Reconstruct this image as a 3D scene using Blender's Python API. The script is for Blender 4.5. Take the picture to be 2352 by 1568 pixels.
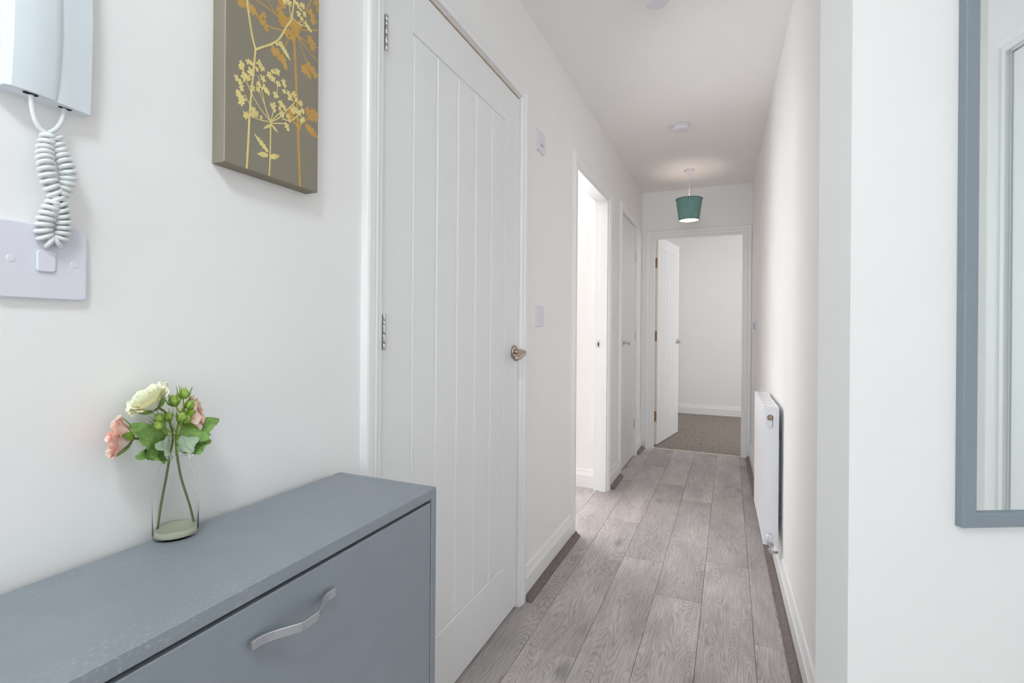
import bpy, bmesh, math, random
from mathutils import Vector, Matrix, Euler

random.seed(7)
scene = bpy.context.scene
COL = scene.collection
for o in list(bpy.data.objects):
    bpy.data.objects.remove(o, do_unlink=True)

# ------------------------------------------------------------------ camera
cam_d = bpy.data.cameras.new('camera')
cam = bpy.data.objects.new('camera', cam_d)
COL.objects.link(cam)
cam_d.sensor_width = 36.0
cam_d.sensor_fit = 'HORIZONTAL'
cam_d.lens = 1150.0 / 2352.0 * 36.0
cam_d.shift_y = -26.0 / 2352.0
cam_d.clip_start = 0.02
YAW = math.atan(500.0 / 1150.0)
cam.matrix_world = (Matrix.Translation((0, 0, 1.08)) @ Matrix.Rotation(YAW, 4, 'Z')
                    @ Matrix.Rotation(math.pi / 2, 4, 'X') @ Matrix.Rotation(0.008, 4, 'Z'))
scene.camera = cam

# ------------------------------------------------------------------ world, exposure, daylight
scene.view_settings.view_transform = 'Standard'
scene.view_settings.look = 'None'
scene.view_settings.gamma = 1.0
scene.view_settings.use_curve_mapping = False
scene.view_settings.exposure = 0.29
scene.cycles.use_light_tree = False
scene.cycles.max_bounces = 24
scene.cycles.diffuse_bounces = 8
scene.cycles.transmission_bounces = 20

world = bpy.data.worlds.new('sky')
scene.world = world
world.use_nodes = True
wb = world.node_tree.nodes['Background']
wb.inputs[0].default_value = (0.75, 0.85, 1.0, 1)
wb.inputs[1].default_value = 0.6


def area(name, loc, aim, sx, sy, power, col):
    d = bpy.data.lights.new(name, 'AREA')
    d.shape = 'RECTANGLE'
    d.size, d.size_y = sx, sy
    d.energy = power
    d.color = col
    o = bpy.data.objects.new(name, d)
    COL.objects.link(o)
    o.location = loc
    o.rotation_euler = (Vector(aim) - Vector(loc)).to_track_quat('-Z', 'Y').to_euler()
    return o


# daylight through assumed, unseen side room and bedroom windows, plus an added entrance fill
area('added_entrance_fill', (-0.02, -4.52, 1.30), (-0.1, 3.0, 1.25), 1.3, 2.0, 46, (0.87, 0.95, 1.0))  # fill light added at an unseen, made-up window behind the camera
area('assumed_side_room_daylight', (-1.95, 3.34, 1.4), (-2.00, 1.2, 1.3), 1.3, 1.3, 52, (0.97, 0.98, 1.0))
area('assumed_bedroom_daylight', (2.05, 5.8, 1.5), (-0.6, 6.0, 1.2), 1.3, 1.2, 18, (0.97, 0.98, 1.0))


# ------------------------------------------------------------------ materials
def srgb(r, g, b):
    f = lambda c: (c / 255.0) / 12.92 if c / 255.0 <= 0.04045 else ((c / 255.0 + 0.055) / 1.055) ** 2.4
    return (f(r), f(g), f(b), 1.0)


def mat(name, col, rough=0.5, metal=0.0, noise=0.0, nscale=20.0, bump=0.0, bscale=200.0, spec=0.5, **kw):
    m = bpy.data.materials.new(name)
    m.use_nodes = True
    nt = m.node_tree
    b = nt.nodes['Principled BSDF']
    b.inputs['Base Color'].default_value = col
    b.inputs['Roughness'].default_value = rough
    b.inputs['Metallic'].default_value = metal
    b.inputs['Specular IOR Level'].default_value = spec
    for k, v in kw.items():
        b.inputs[k.replace('_', ' ')].default_value = v
    tc = nt.nodes.new('ShaderNodeTexCoord')
    if noise:
        n = nt.nodes.new('ShaderNodeTexNoise')
        n.inputs['Scale'].default_value = nscale
        n.inputs['Detail'].default_value = 4 if nscale > 5 else 1
        nt.links.new(tc.outputs['Object'], n.inputs['Vector'])
        r = nt.nodes.new('ShaderNodeMapRange')
        r.inputs['From Min'].default_value = 0.3
        r.inputs['From Max'].default_value = 0.7
        r.inputs['To Min'].default_value = 1 - noise
        r.inputs['To Max'].default_value = 1 + noise
        nt.links.new(n.outputs['Fac'], r.inputs['Value'])
        mx = nt.nodes.new('ShaderNodeMix')
        mx.data_type = 'RGBA'
        mx.blend_type = 'MULTIPLY'
        mx.inputs['Factor'].default_value = 1
        mx.inputs['A'].default_value = col
        nt.links.new(r.outputs['Result'], mx.inputs['B'])
        nt.links.new(mx.outputs['Result'], b.inputs['Base Color'])
    if bump:
        n = nt.nodes.new('ShaderNodeTexNoise')
        n.inputs['Scale'].default_value = bscale
        n.inputs['Detail'].default_value = 3
        nt.links.new(tc.outputs['Object'], n.inputs['Vector'])
        bp = nt.nodes.new('ShaderNodeBump')
        bp.inputs['Strength'].default_value = bump
        bp.inputs['Distance'].default_value = 0.002
        nt.links.new(n.outputs['Fac'], bp.inputs['Height'])
        nt.links.new(bp.outputs['Normal'], b.inputs['Normal'])
    return m


M = {}
M['wall'] = mat('white_wall_paint', (0.90, 0.887, 0.874, 1), 0.75, noise=0.008, nscale=3, spec=0.3)
M['ceiling'] = mat('white_ceiling_paint', (0.91, 0.895, 0.875, 1), 0.85, noise=0.006, nscale=3, spec=0.2)
M['trim'] = mat('white_gloss_trim', (0.88, 0.875, 0.87, 1), 0.32)
M['door'] = mat('white_satin_door_paint', (0.86, 0.86, 0.862, 1), 0.34)
M['door_edge'] = mat('bare_wood_door_edge', srgb(222, 200, 176), 0.6, noise=0.08, nscale=60)
M['leaf_edge'] = mat('cream_primed_door_edge', srgb(236, 227, 212), 0.6, noise=0.04, nscale=60)
M['bead'] = mat('dark_wood_bead', srgb(112, 101, 97), 0.5, noise=0.25, nscale=70)
M['steel'] = mat('polished_steel', (0.62, 0.62, 0.63, 1), 0.22, 1.0)
M['nickel'] = mat('brushed_nickel', srgb(188, 172, 158), 0.28, 1.0, noise=0.1, nscale=90)
M['brass'] = mat('tarnished_brass', srgb(170, 140, 112), 0.35, 1.0, noise=0.25, nscale=200)
M['dark'] = mat('dark_hole', (0.02, 0.012, 0.008, 1), 0.8)
M['brownhole'] = mat('brown_wood_recess', srgb(88, 45, 16), 0.8)
M['plastic'] = mat('white_plastic', srgb(229, 226, 233), 0.35)
M['plate'] = mat('pale_lilac_plastic', srgb(226, 224, 235), 0.4)
M['phone'] = mat('pale_blue_white_plastic', srgb(228, 236, 241), 0.28)
M['phone_under'] = mat('grey_white_plastic', srgb(205, 214, 216), 0.4)
M['cord'] = mat('grey_white_cord_rubber', srgb(226, 229, 229), 0.42)
M['alu'] = mat('satin_aluminium', srgb(200, 202, 206), 0.38, 1.0, noise=0.06, nscale=300)
M['rad'] = mat('white_radiator_enamel', srgb(240, 240, 243), 0.3)
M['radback'] = mat('grey_galvanised_bracket', srgb(128, 134, 138), 0.5, 0.5, noise=0.2, nscale=50)
M['frame'] = mat('grey_painted_mirror_frame', srgb(138, 148, 157), 0.5, noise=0.03, nscale=60, bump=0.05)
M['canvas'] = mat('taupe_canvas', srgb(142, 134, 119), 0.7, noise=0.03, nscale=30, bump=0.12, bscale=900, spec=0.3)
M['canvas_edge'] = mat('pale_canvas_edge', srgb(190, 183, 166), 0.8)
M['cream_ink'] = mat('cream_gold_ink', srgb(226, 208, 140), 0.6, noise=0.08, nscale=60, spec=0.3)
M['gold_ink'] = mat('ochre_gold_ink', srgb(198, 156, 86), 0.6, noise=0.08, nscale=60, spec=0.3)
M['stem'] = mat('olive_stem', srgb(112, 114, 72), 0.6, noise=0.15, nscale=200)
M['stem_green'] = mat('fresh_green_stem', srgb(140, 168, 60), 0.55, noise=0.12, nscale=200)
M['leaf'] = mat('green_leaf_fabric', srgb(118, 154, 76), 0.65, noise=0.28, nscale=140)
M['leafgrey'] = mat('grey_green_leaf_underside', srgb(160, 178, 152), 0.75, noise=0.1, nscale=160)
M['sepal'] = mat('lime_green_sepal', srgb(122, 158, 44), 0.6, noise=0.15, nscale=160)
M['bud'] = mat('pale_green_bud', srgb(164, 190, 92), 0.55, noise=0.25, nscale=220)
M['cream_petal'] = mat('cream_petal_silk', srgb(248, 244, 218), 0.7, noise=0.03, nscale=90, Subsurface_Weight=0.15)
M['pink_petal'] = mat('pink_petal_silk', srgb(250, 214, 200), 0.7, noise=0.10, nscale=55, Subsurface_Weight=0.15)
M['deep_pink'] = mat('coral_pink_petal_silk', srgb(248, 184, 170), 0.7, noise=0.10, nscale=60, Subsurface_Weight=0.15)
M['resin'] = mat('yellowish_clear_resin', srgb(250, 250, 230), 0.08, Transmission_Weight=0.65, IOR=1.2)
M['glass'] = mat('clear_bottle_glass', (0.99, 1.0, 0.995, 1), 0.0, Transmission_Weight=1.0, IOR=1.12)
M['pane'] = mat('clear_window_glass', (0.97, 1.0, 1.0, 1), 0.0, Transmission_Weight=1.0, IOR=1.1)
M['mirror'] = mat('mirror_silver', (0.86, 0.90, 0.895, 1), 0.02, 1.0)
M['strip'] = mat('pale_metal_threshold', srgb(214, 208, 200), 0.4, 0.3)


def cabinet_material(scuff, name):
    m = mat(name, srgb(134, 141, 149), 0.42)
    nt = m.node_tree
    b = nt.nodes['Principled BSDF']
    tc = nt.nodes.new('ShaderNodeTexCoord')
    n1 = nt.nodes.new('ShaderNodeTexNoise'); n1.inputs['Scale'].default_value = 170; n1.inputs['Detail'].default_value = 8; n1.inputs['Roughness'].default_value = 0.7
    n2 = nt.nodes.new('ShaderNodeTexNoise'); n2.inputs['Scale'].default_value = 7; n2.inputs['Detail'].default_value = 2
    n3 = nt.nodes.new('ShaderNodeTexNoise'); n3.inputs['Scale'].default_value = 18; n3.inputs['Detail'].default_value = 5
    for n in (n1, n2, n3):
        nt.links.new(tc.outputs['Object'], n.inputs['Vector'])
    r1 = nt.nodes.new('ShaderNodeMapRange'); r1.inputs[1].default_value = 0.53; r1.inputs[2].default_value = 0.70
    r2 = nt.nodes.new('ShaderNodeMapRange'); r2.inputs[1].default_value = 0.50; r2.inputs[2].default_value = 0.68
    nt.links.new(n1.outputs['Fac'], r1.inputs[0]); nt.links.new(n2.outputs['Fac'], r2.inputs[0])
    mu = nt.nodes.new('ShaderNodeMath'); mu.operation = 'MULTIPLY'
    nt.links.new(r1.outputs[0], mu.inputs[0]); nt.links.new(r2.outputs[0], mu.inputs[1])
    mu2 = nt.nodes.new('ShaderNodeMath'); mu2.operation = 'MULTIPLY'; mu2.inputs[1].default_value = scuff
    nt.links.new(mu.outputs[0], mu2.inputs[0])
    ramp = nt.nodes.new('ShaderNodeMix'); ramp.data_type = 'RGBA'
    ramp.inputs['A'].default_value = srgb(134, 142, 150); ramp.inputs['B'].default_value = srgb(146, 153, 160)
    nt.links.new(n3.outputs['Fac'], ramp.inputs['Factor'])
    mx = nt.nodes.new('ShaderNodeMix'); mx.data_type = 'RGBA'
    nt.links.new(ramp.outputs['Result'], mx.inputs['A'])
    mx.inputs['B'].default_value = srgb(205, 205, 202)
    nt.links.new(mu2.outputs[0], mx.inputs['Factor'])
    nt.links.new(mx.outputs['Result'], b.inputs['Base Color'])
    bp = nt.nodes.new('ShaderNodeBump'); bp.inputs['Strength'].default_value = 0.08; bp.inputs['Distance'].default_value = 0.001
    nt.links.new(n1.outputs['Fac'], bp.inputs['Height']); nt.links.new(bp.outputs['Normal'], b.inputs['Normal'])
    return m


def plank_material():
    """grey oak laminate: contour-line grain that follows the plank, knots and a tint for each plank"""
    m = bpy.data.materials.new('grey_oak_laminate')
    m.use_nodes = True
    nt = m.node_tree
    N, L = nt.nodes.new, nt.links.new
    b = nt.nodes['Principled BSDF']
    b.inputs['Roughness'].default_value = 0.42
    b.inputs['Specular IOR Level'].default_value = 0.35
    tc = N('ShaderNodeTexCoord')
    oi = N('ShaderNodeObjectInfo')
    rnd = N('ShaderNodeVectorMath'); rnd.operation = 'SCALE'; rnd.inputs[0].default_value = (37.0, 91.0, 53.0)
    L(oi.outputs['Random'], rnd.inputs['Scale'])
    add = N('ShaderNodeVectorMath'); add.operation = 'ADD'
    L(tc.outputs['Object'], add.inputs[0]); L(rnd.outputs[0], add.inputs[1])
    # figure field, stretched along the plank
    mp = N('ShaderNodeMapping'); mp.inputs['Scale'].default_value = (6.0, 0.85, 1.0)
    L(add.outputs[0], mp.inputs['Vector'])
    fig = N('ShaderNodeTexNoise'); fig.inputs['Scale'].default_value = 1.25; fig.inputs['Detail'].default_value = 2.2; fig.inputs['Roughness'].default_value = 0.45
    fig.inputs['Distortion'].default_value = 0.15
    L(mp.outputs[0], fig.inputs['Vector'])
    mul = N('ShaderNodeMath'); mul.operation = 'MULTIPLY'; mul.inputs[1].default_value = 62.0
    L(fig.outputs['Fac'], mul.inputs[0])
    fr = N('ShaderNodeMath'); fr.operation = 'PINGPONG'; fr.inputs[1].default_value = 0.5
    L(mul.outputs[0], fr.inputs[0])
    ring = N('ShaderNodeMapRange'); ring.interpolation_type = 'SMOOTHSTEP'
    ring.inputs[1].default_value = 0.0; ring.inputs[2].default_value = 0.36
    ring.inputs[3].default_value = 0.0; ring.inputs[4].default_value = 1.0
    L(fr.outputs[0], ring.inputs[0])
    # fine pores
    mp2 = N('ShaderNodeMapping'); mp2.inputs['Scale'].default_value = (330, 13, 1)
    L(add.outputs[0], mp2.inputs['Vector'])
    por = N('ShaderNodeTexNoise'); por.inputs['Scale'].default_value = 1.0; por.inputs['Detail'].default_value = 3
    L(mp2.outputs[0], por.inputs['Vector'])
    # broad tone patches
    mp3 = N('ShaderNodeMapping'); mp3.inputs['Scale'].default_value = (9, 3.0, 1)
    L(add.outputs[0], mp3.inputs['Vector'])
    pat = N('ShaderNodeTexNoise'); pat.inputs['Scale'].default_value = 1.0; pat.inputs['Detail'].default_value = 3
    L(mp3.outputs[0], pat.inputs['Vector'])
    # knots
    mp4 = N('ShaderNodeMapping'); mp4.inputs['Scale'].default_value = (5.5, 2.4, 1)
    L(add.outputs[0], mp4.inputs['Vector'])
    vor = N('ShaderNodeTexVoronoi'); vor.inputs['Scale'].default_value = 1.0
    L(mp4.outputs[0], vor.inputs['Vector'])
    kn = N('ShaderNodeMapRange'); kn.interpolation_type = 'SMOOTHSTEP'
    kn.inputs[1].default_value = 0.02; kn.inputs[2].default_value = 0.22; kn.inputs[3].default_value = 0.40; kn.inputs[4].default_value = 0.0
    L(vor.outputs['Distance'], kn.inputs[0])
    tone = N('ShaderNodeMapRange'); tone.inputs[1].default_value = 0.3; tone.inputs[2].default_value = 0.7
    tone.inputs[3].default_value = 0.0; tone.inputs[4].default_value = 1.0
    L(pat.outputs['Fac'], tone.inputs[0])
    c1 = N('ShaderNodeMix'); c1.data_type = 'RGBA'
    c1.inputs['A'].default_value = srgb(176, 168, 166); c1.inputs['B'].default_value = srgb(206, 198, 195)
    L(tone.outputs[0], c1.inputs['Factor'])
    # grain darkening
    rs = N('ShaderNodeMapRange'); rs.inputs[3].default_value = 0.79; rs.inputs[4].default_value = 1.0
    L(ring.outputs[0], rs.inputs[0])
    ps = N('ShaderNodeMapRange'); ps.inputs[1].default_value = 0.35; ps.inputs[2].default_value = 0.62; ps.inputs[3].default_value = 0.78; ps.inputs[4].default_value = 1.06
    L(por.outputs['Fac'], ps.inputs[0])
    m1 = N('ShaderNodeMath'); m1.operation = 'MULTIPLY'
    L(rs.outputs[0], m1.inputs[0]); L(ps.outputs[0], m1.inputs[1])
    ks = N('ShaderNodeMath'); ks.operation = 'SUBTRACT'; ks.inputs[0].default_value = 1.0
    L(kn.outputs[0], ks.inputs[1])
    m2 = N('ShaderNodeMath'); m2.operation = 'MULTIPLY'
    L(m1.outputs[0], m2.inputs[0]); L(ks.outputs[0], m2.inputs[1])
    pl = N('ShaderNodeMapRange'); pl.inputs[3].default_value = 0.82; pl.inputs[4].default_value = 1.12
    L(oi.outputs['Random'], pl.inputs[0])
    m3 = N('ShaderNodeMath'); m3.operation = 'MULTIPLY'
    L(m2.outputs[0], m3.inputs[0]); L(pl.outputs[0], m3.inputs[1])
    c2 = N('ShaderNodeMix'); c2.data_type = 'RGBA'; c2.blend_type = 'MULTIPLY'; c2.inputs['Factor'].default_value = 1
    L(c1.outputs['Result'], c2.inputs['A']); L(m3.outputs[0], c2.inputs['B'])
    L(c2.outputs['Result'], b.inputs['Base Color'])
    bp = N('ShaderNodeBump'); bp.inputs['Strength'].default_value = 0.12; bp.inputs['Distance'].default_value = 0.0008
    L(m1.outputs[0], bp.inputs['Height']); L(bp.outputs['Normal'], b.inputs['Normal'])
    return m


def carpet_material():
    m = mat('grey_brown_carpet', srgb(150, 140, 132), 0.95, spec=0.1)
    nt = m.node_tree
    b = nt.nodes['Principled BSDF']
    tc = nt.nodes.new('ShaderNodeTexCoord')
    n = nt.nodes.new('ShaderNodeTexNoise'); n.inputs['Scale'].default_value = 90; n.inputs['Detail'].default_value = 5
    nt.links.new(tc.outputs['Object'], n.inputs['Vector'])
    mx = nt.nodes.new('ShaderNodeMix'); mx.data_type = 'RGBA'
    mx.inputs['A'].default_value = srgb(112, 103, 96); mx.inputs['B'].default_value = srgb(178, 168, 160)
    r = nt.nodes.new('ShaderNodeMapRange'); r.inputs[1].default_value = 0.3; r.inputs[2].default_value = 0.7
    nt.links.new(n.outputs['Fac'], r.inputs[0]); nt.links.new(r.outputs[0], mx.inputs['Factor'])
    nt.links.new(mx.outputs['Result'], b.inputs['Base Color'])
    bp = nt.nodes.new('ShaderNodeBump'); bp.inputs['Strength'].default_value = 0.8; bp.inputs['Distance'].default_value = 0.006
    nt.links.new(n.outputs['Fac'], bp.inputs['Height']); nt.links.new(bp.outputs['Normal'], b.inputs['Normal'])
    return m


def shade_material():
    """teal woven fabric lampshade, thin enough to let some light through"""
    m = bpy.data.materials.new('teal_woven_shade')
    m.use_nodes = True
    nt = m.node_tree
    N, L = nt.nodes.new, nt.links.new
    b = nt.nodes['Principled BSDF']
    b.inputs['Roughness'].default_value = 0.8
    tc = N('ShaderNodeTexCoord')
    sep = N('ShaderNodeSeparateXYZ'); L(tc.outputs['Object'], sep.inputs[0])
    at = N('ShaderNodeMath'); at.operation = 'ARCTAN2'; L(sep.outputs[0], at.inputs[0]); L(sep.outputs[1], at.inputs[1])
    cb = N('ShaderNodeCombineXYZ')
    k = N('ShaderNodeMath'); k.operation = 'MULTIPLY'; k.inputs[1].default_value = 11.0
    L(at.outputs[0], k.inputs[0]); L(k.outputs[0], cb.inputs[0])
    z = N('ShaderNodeMath'); z.operation = 'MULTIPLY'; z.inputs[1].default_value = 14.0
    L(sep.outputs[2], z.inputs[0]); L(z.outputs[0], cb.inputs[1])
    n = N('ShaderNodeTexNoise'); n.inputs['Scale'].default_value = 1.6; n.inputs['Detail'].default_value = 6; n.inputs['Roughness'].default_value = 0.75
    L(cb.outputs[0], n.inputs['Vector'])
    mx = N('ShaderNodeMix'); mx.data_type = 'RGBA'
    mx.inputs['A'].default_value = srgb(104, 158, 154); mx.inputs['B'].default_value = srgb(190, 224, 218)
    r = N('ShaderNodeMapRange'); r.inputs[1].default_value = 0.32; r.inputs[2].default_value = 0.68
    L(n.outputs['Fac'], r.inputs[0]); L(r.outputs[0], mx.inputs['Factor'])
    L(mx.outputs['Result'], b.inputs['Base Color'])
    tr = N('ShaderNodeBsdfTranslucent'); L(mx.outputs['Result'], tr.inputs['Color'])
    ms = N('ShaderNodeMixShader'); ms.inputs[0].default_value = 0.5
    L(b.outputs[0], ms.inputs[1]); L(tr.outputs[0], ms.inputs[2])
    L(ms.outputs[0], nt.nodes['Material Output'].inputs['Surface'])
    return m


def emit(name, col, strength):
    m = bpy.data.materials.new(name)
    m.use_nodes = True
    b = m.node_tree.nodes['Principled BSDF']
    b.inputs['Base Color'].default_value = col
    b.inputs['Emission Color'].default_value = col
    b.inputs['Emission Strength'].default_value = strength
    return m


M['cabinet'] = cabinet_material(0.06, 'grey_painted_cabinet')
M['cabinet_top'] = cabinet_material(0.42, 'scuffed_grey_painted_top')
M['plank'] = plank_material()
M['carpet'] = carpet_material()
M['shade'] = shade_material()
M['shade_rim'] = mat('dark_teal_rim', srgb(38, 98, 92), 0.7)
M['shade_in'] = mat('white_shade_lining', srgb(240, 236, 230), 0.8)
M['opal'] = emit('assumed_lamp_opal_glass', (0.84, 0.945, 1.0, 1), 31.0)  # glow of the assumed entrance lamp, raised to brighten the near walls
M['bulb'] = emit('warm_bulb_glass', (1.0, 0.86, 0.80, 1), 18.0)


# ------------------------------------------------------------------ mesh helpers
def link(name, me, m, parent=None):
    o = bpy.data.objects.new(name, me)
    COL.objects.link(o)
    if m is not None and not me.materials:
        me.materials.append(m)
    if parent is not None:
        o.parent = parent
    return o


def mesh_from(name, verts, faces, smooth=False):
    me = bpy.data.meshes.new(name)
    me.from_pydata([tuple(v) for v in verts], [], faces)
    me.validate()
    bm = bmesh.new(); bm.from_mesh(me)
    bmesh.ops.recalc_face_normals(bm, faces=bm.faces)
    bm.to_mesh(me); bm.free()
    if smooth:
        for p in me.polygons:
            p.use_smooth = True
    return me


def box_mesh(name, boxes, bevel=0.0, seg=2):
    bm = bmesh.new()
    for lo, hi in boxes:
        r = bmesh.ops.create_cube(bm, size=1.0)
        c = [(a + b) / 2 for a, b in zip(lo, hi)]
        s = [abs(b - a) for a, b in zip(lo, hi)]
        for v in r['verts']:
            v.co = Vector((v.co.x * s[0] + c[0], v.co.y * s[1] + c[1], v.co.z * s[2] + c[2]))
    if bevel:
        bmesh.ops.bevel(bm, geom=bm.edges[:], offset=bevel, segments=seg, affect='EDGES', profile=0.5)
    me = bpy.data.meshes.new(name)
    bm.to_mesh(me); bm.free()
    return me


def box(name, lo, hi, m, parent=None, bevel=0.0, seg=2):
    return link(name, box_mesh(name, [(lo, hi)], bevel, seg), m, parent)


def lathe_mesh(name, prof, n=48, smooth=True, close=False):
    """profile of (radius, z) turned about z"""
    vs, fs = [], []
    for r, z in prof:
        for k in range(n):
            a = 2 * math.pi * k / n
            vs.append((r * math.cos(a), r * math.sin(a), z))
    m = len(prof)
    for i in range(m if close else m - 1):
        j = (i + 1) % m
        for k in range(n):
            l = (k + 1) % n
            fs.append((i * n + k, i * n + l, j * n + l, j * n + k))
    me = mesh_from(name, vs, fs, smooth)
    bm = bmesh.new(); bm.from_mesh(me)
    bmesh.ops.remove_doubles(bm, verts=bm.verts, dist=1e-6)
    bmesh.ops.recalc_face_normals(bm, faces=bm.faces)
    bm.to_mesh(me); bm.free()
    return me


def tube_mesh(name, pts, rad, n=10, cap=True):
    pts = [Vector(p) for p in pts]
    rads = rad if isinstance(rad, (list, tuple)) else [rad] * len(pts)
    vs, fs = [], []
    up = None
    for i, p in enumerate(pts):
        t = (pts[min(i + 1, len(pts) - 1)] - pts[max(i - 1, 0)])
        t.normalize()
        if up is None:
            up = t.orthogonal().normalized()
        else:
            up = (up - t * up.dot(t))
            if up.length < 1e-6:
                up = t.orthogonal()
            up.normalize()
        side = t.cross(up)
        for k in range(n):
            a = 2 * math.pi * k / n
            vs.append(p + (up * math.cos(a) + side * math.sin(a)) * rads[i])
    for i in range(len(pts) - 1):
        for k in range(n):
            l = (k + 1) % n
            fs.append((i * n + k, i * n + l, (i + 1) * n + l, (i + 1) * n + k))
    if cap:
        fs.append(tuple(range(n)))
        fs.append(tuple(range((len(pts) - 1) * n, len(pts) * n)))
    return mesh_from(name, vs, fs, True)


def smooth_path(pts, n=8):
    """Catmull-Rom through the points"""
    P = [Vector(p) for p in pts]
    P = [P[0] * 2 - P[1]] + P + [P[-1] * 2 - P[-2]]
    out = []
    for i in range(1, len(P) - 2):
        for k in range(n):
            t = k / n
            a, b, c, d = P[i - 1], P[i], P[i + 1], P[i + 2]
            out.append(0.5 * ((2 * b) + (c - a) * t + (2 * a - 5 * b + 4 * c - d) * t * t + (3 * b - a - 3 * c + d) * t ** 3))
    out.append(P[-2])
    return out


def extrude_mesh(name, prof, p0, p1, ax_u, ax_v):
    """profile (u, v) swept straight from p0 to p1"""
    p0, p1, ax_u, ax_v = Vector(p0), Vector(p1), Vector(ax_u), Vector(ax_v)
    vs = [p + ax_u * u + ax_v * v for p in (p0, p1) for u, v in prof]
    n = len(prof)
    fs = [(k, (k + 1) % n, n + (k + 1) % n, n + k) for k in range(n)]
    fs += [tuple(range(n)), tuple(range(n, 2 * n))]
    return mesh_from(name, vs, fs)


def tag(o, label, cat, group=None, kind=None):
    o['label'] = label
    o['category'] = cat
    if group:
        o['group'] = group
    if kind:
        o['kind'] = kind
    return o


def empty(name, loc=(0, 0, 0), rotz=0.0):
    o = bpy.data.objects.new(name, None)
    o.empty_display_size = 0.05
    COL.objects.link(o)
    o.location = loc
    o.rotation_euler = (0, 0, rotz)
    return o


def struct(o, label, cat):
    return tag(o, label, cat, kind='structure')


# ------------------------------------------------------------------ sizes of the place (metres)
WX = -0.755           # corridor face of the left wall
H = 2.36              # ceiling height
YF = 4.75             # corridor face of the far wall
RW = lambda y: 0.257 - 0.018 * y      # corridor face of the right wall
K = Vector((0.2343, 1.26, 0))         # corner where right wall meets the mirror wall
MA = math.radians(27.5)
MT = Vector((math.cos(MA), math.sin(MA), 0))
MN = Vector((math.sin(MA), -math.cos(MA), 0))
NC = Vector((1.318, 1.170, 0))        # end of the cupboard wall beside the mirror wall
CT = Vector((math.cos(math.radians(129.6)), math.sin(math.radians(129.6)), 0))
# where the cupboard wall meets the mirror wall
_d = (K - NC)
_det = CT.x * (-MT.y) - CT.y * (-MT.x)
_k = (_d.x * (-MT.y) - _d.y * (-MT.x)) / _det
MC = NC + CT * _k


# ------------------------------------------------------------------ room shell
def wall_seg(name, p, q, outward, thick, m, holes=(), z1=H, skew=0.0):
    """upright slab from p to q; outward points away from the room; holes are (a0, a1, z0, z1) along p->q"""
    p, q, outward = Vector(p), Vector(q), Vector(outward).normalized()
    t = (q - p); ln = t.length; t.normalize()
    rects, a = [], 0.0
    for a0, a1, zz0, zz1 in sorted(holes):
        rects.append((a, a0, 0.0, z1))
        if zz0 > 0.001:
            rects.append((a0, a1, 0.0, zz0))
        rects.append((a0, a1, zz1, z1))
        a = a1
    rects.append((a, ln, 0.0, z1))
    vs, fs = [], []
    for a0, a1, b0, b1 in rects:
        i = len(vs)
        for z in (b0, b1):
            for aa, ww in ((a0, 0), (a1, 0), (a1, thick), (a0 + (skew if a0 == 0.0 else 0.0), thick)):
                v = p + t * aa + outward * ww
                vs.append((v.x, v.y, z))
        fs += [(i, i + 1, i + 5, i + 4), (i + 1, i + 2, i + 6, i + 5), (i + 2, i + 3, i + 7, i + 6), (i + 3, i, i + 4, i + 7),
               (i + 4, i + 5, i + 6, i + 7), (i + 3, i + 2, i + 1, i)]
    return link(name, mesh_from(name, vs, fs), m)


# doorway rectangles: (inner edge of architrave, inner edge, underside)
D1 = (0.950, 1.806, 1.990)
D2 = (2.575, 3.350, 1.965)
D3 = (3.790, 4.410, 1.985)
DF = (-0.655, 0.113, 1.945)
DC_LEN = (MC - NC).length

YB = -4.6
wl = wall_seg('wall_left', (WX, YB, 0), (WX, YF + 0.09, 0), (-1, 0, 0), 0.09, M['wall'],
              holes=[(D1[0] - YB - 0.02, D1[1] - YB + 0.02, 0, D1[2] + 0.02), (D2[0] - YB - 0.02, D2[1] - YB + 0.02, 0, D2[2] + 0.02),
                     (D3[0] - YB - 0.02, D3[1] - YB + 0.02, 0, D3[2] + 0.02)])
struct(wl, 'white plastered wall running down the left of the corridor', 'wall')
wr = wall_seg('wall_right', K, (RW(YF), YF, 0), (1, 0.018, 0), 0.10, M['wall'], skew=0.06)
struct(wr, 'white plastered wall behind the radiator on the right', 'wall')
wm = wall_seg('wall_mirror', K, MC, -MN, 0.10, M['wall'])
struct(wm, 'white wall at the right that carries the grey mirror', 'wall')
CN = Vector((-CT.y, CT.x, 0))
wc = wall_seg('wall_cupboard', NC, MC, -CN, 0.10, M['wall'], holes=[(0.07, DC_LEN - 0.07, 0, 2.005)])
struct(wc, 'short white wall with a cupboard door, seen in the mirror', 'wall')
we = wall_seg('wall_entrance', (NC.x, YB, 0), NC, (1, 0, 0), 0.10, M['wall'])
struct(we, 'white entrance wall across from the shoe cabinet', 'wall')
wbk = wall_seg('wall_back', (WX - 0.09, YB, 0), (NC.x + 0.1, YB, 0), (0, -1, 0), 0.10, M['wall'], holes=[(0.175, 1.475, 0.3, 2.3)])
struct(wbk, 'white entrance wall behind the camera with an added window for fill light', 'wall')
wf = wall_seg('wall_far', (WX - 0.09, YF, 0), (RW(YF) + 0.10, YF, 0), (0, 1, 0), 0.09, M['wall'],
              holes=[(DF[0] - WX + 0.09 - 0.02, DF[1] - WX + 0.09 + 0.02, 0, DF[2] + 0.02)])
struct(wf, 'white end wall of the corridor around the bedroom doorway', 'wall')
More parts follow.
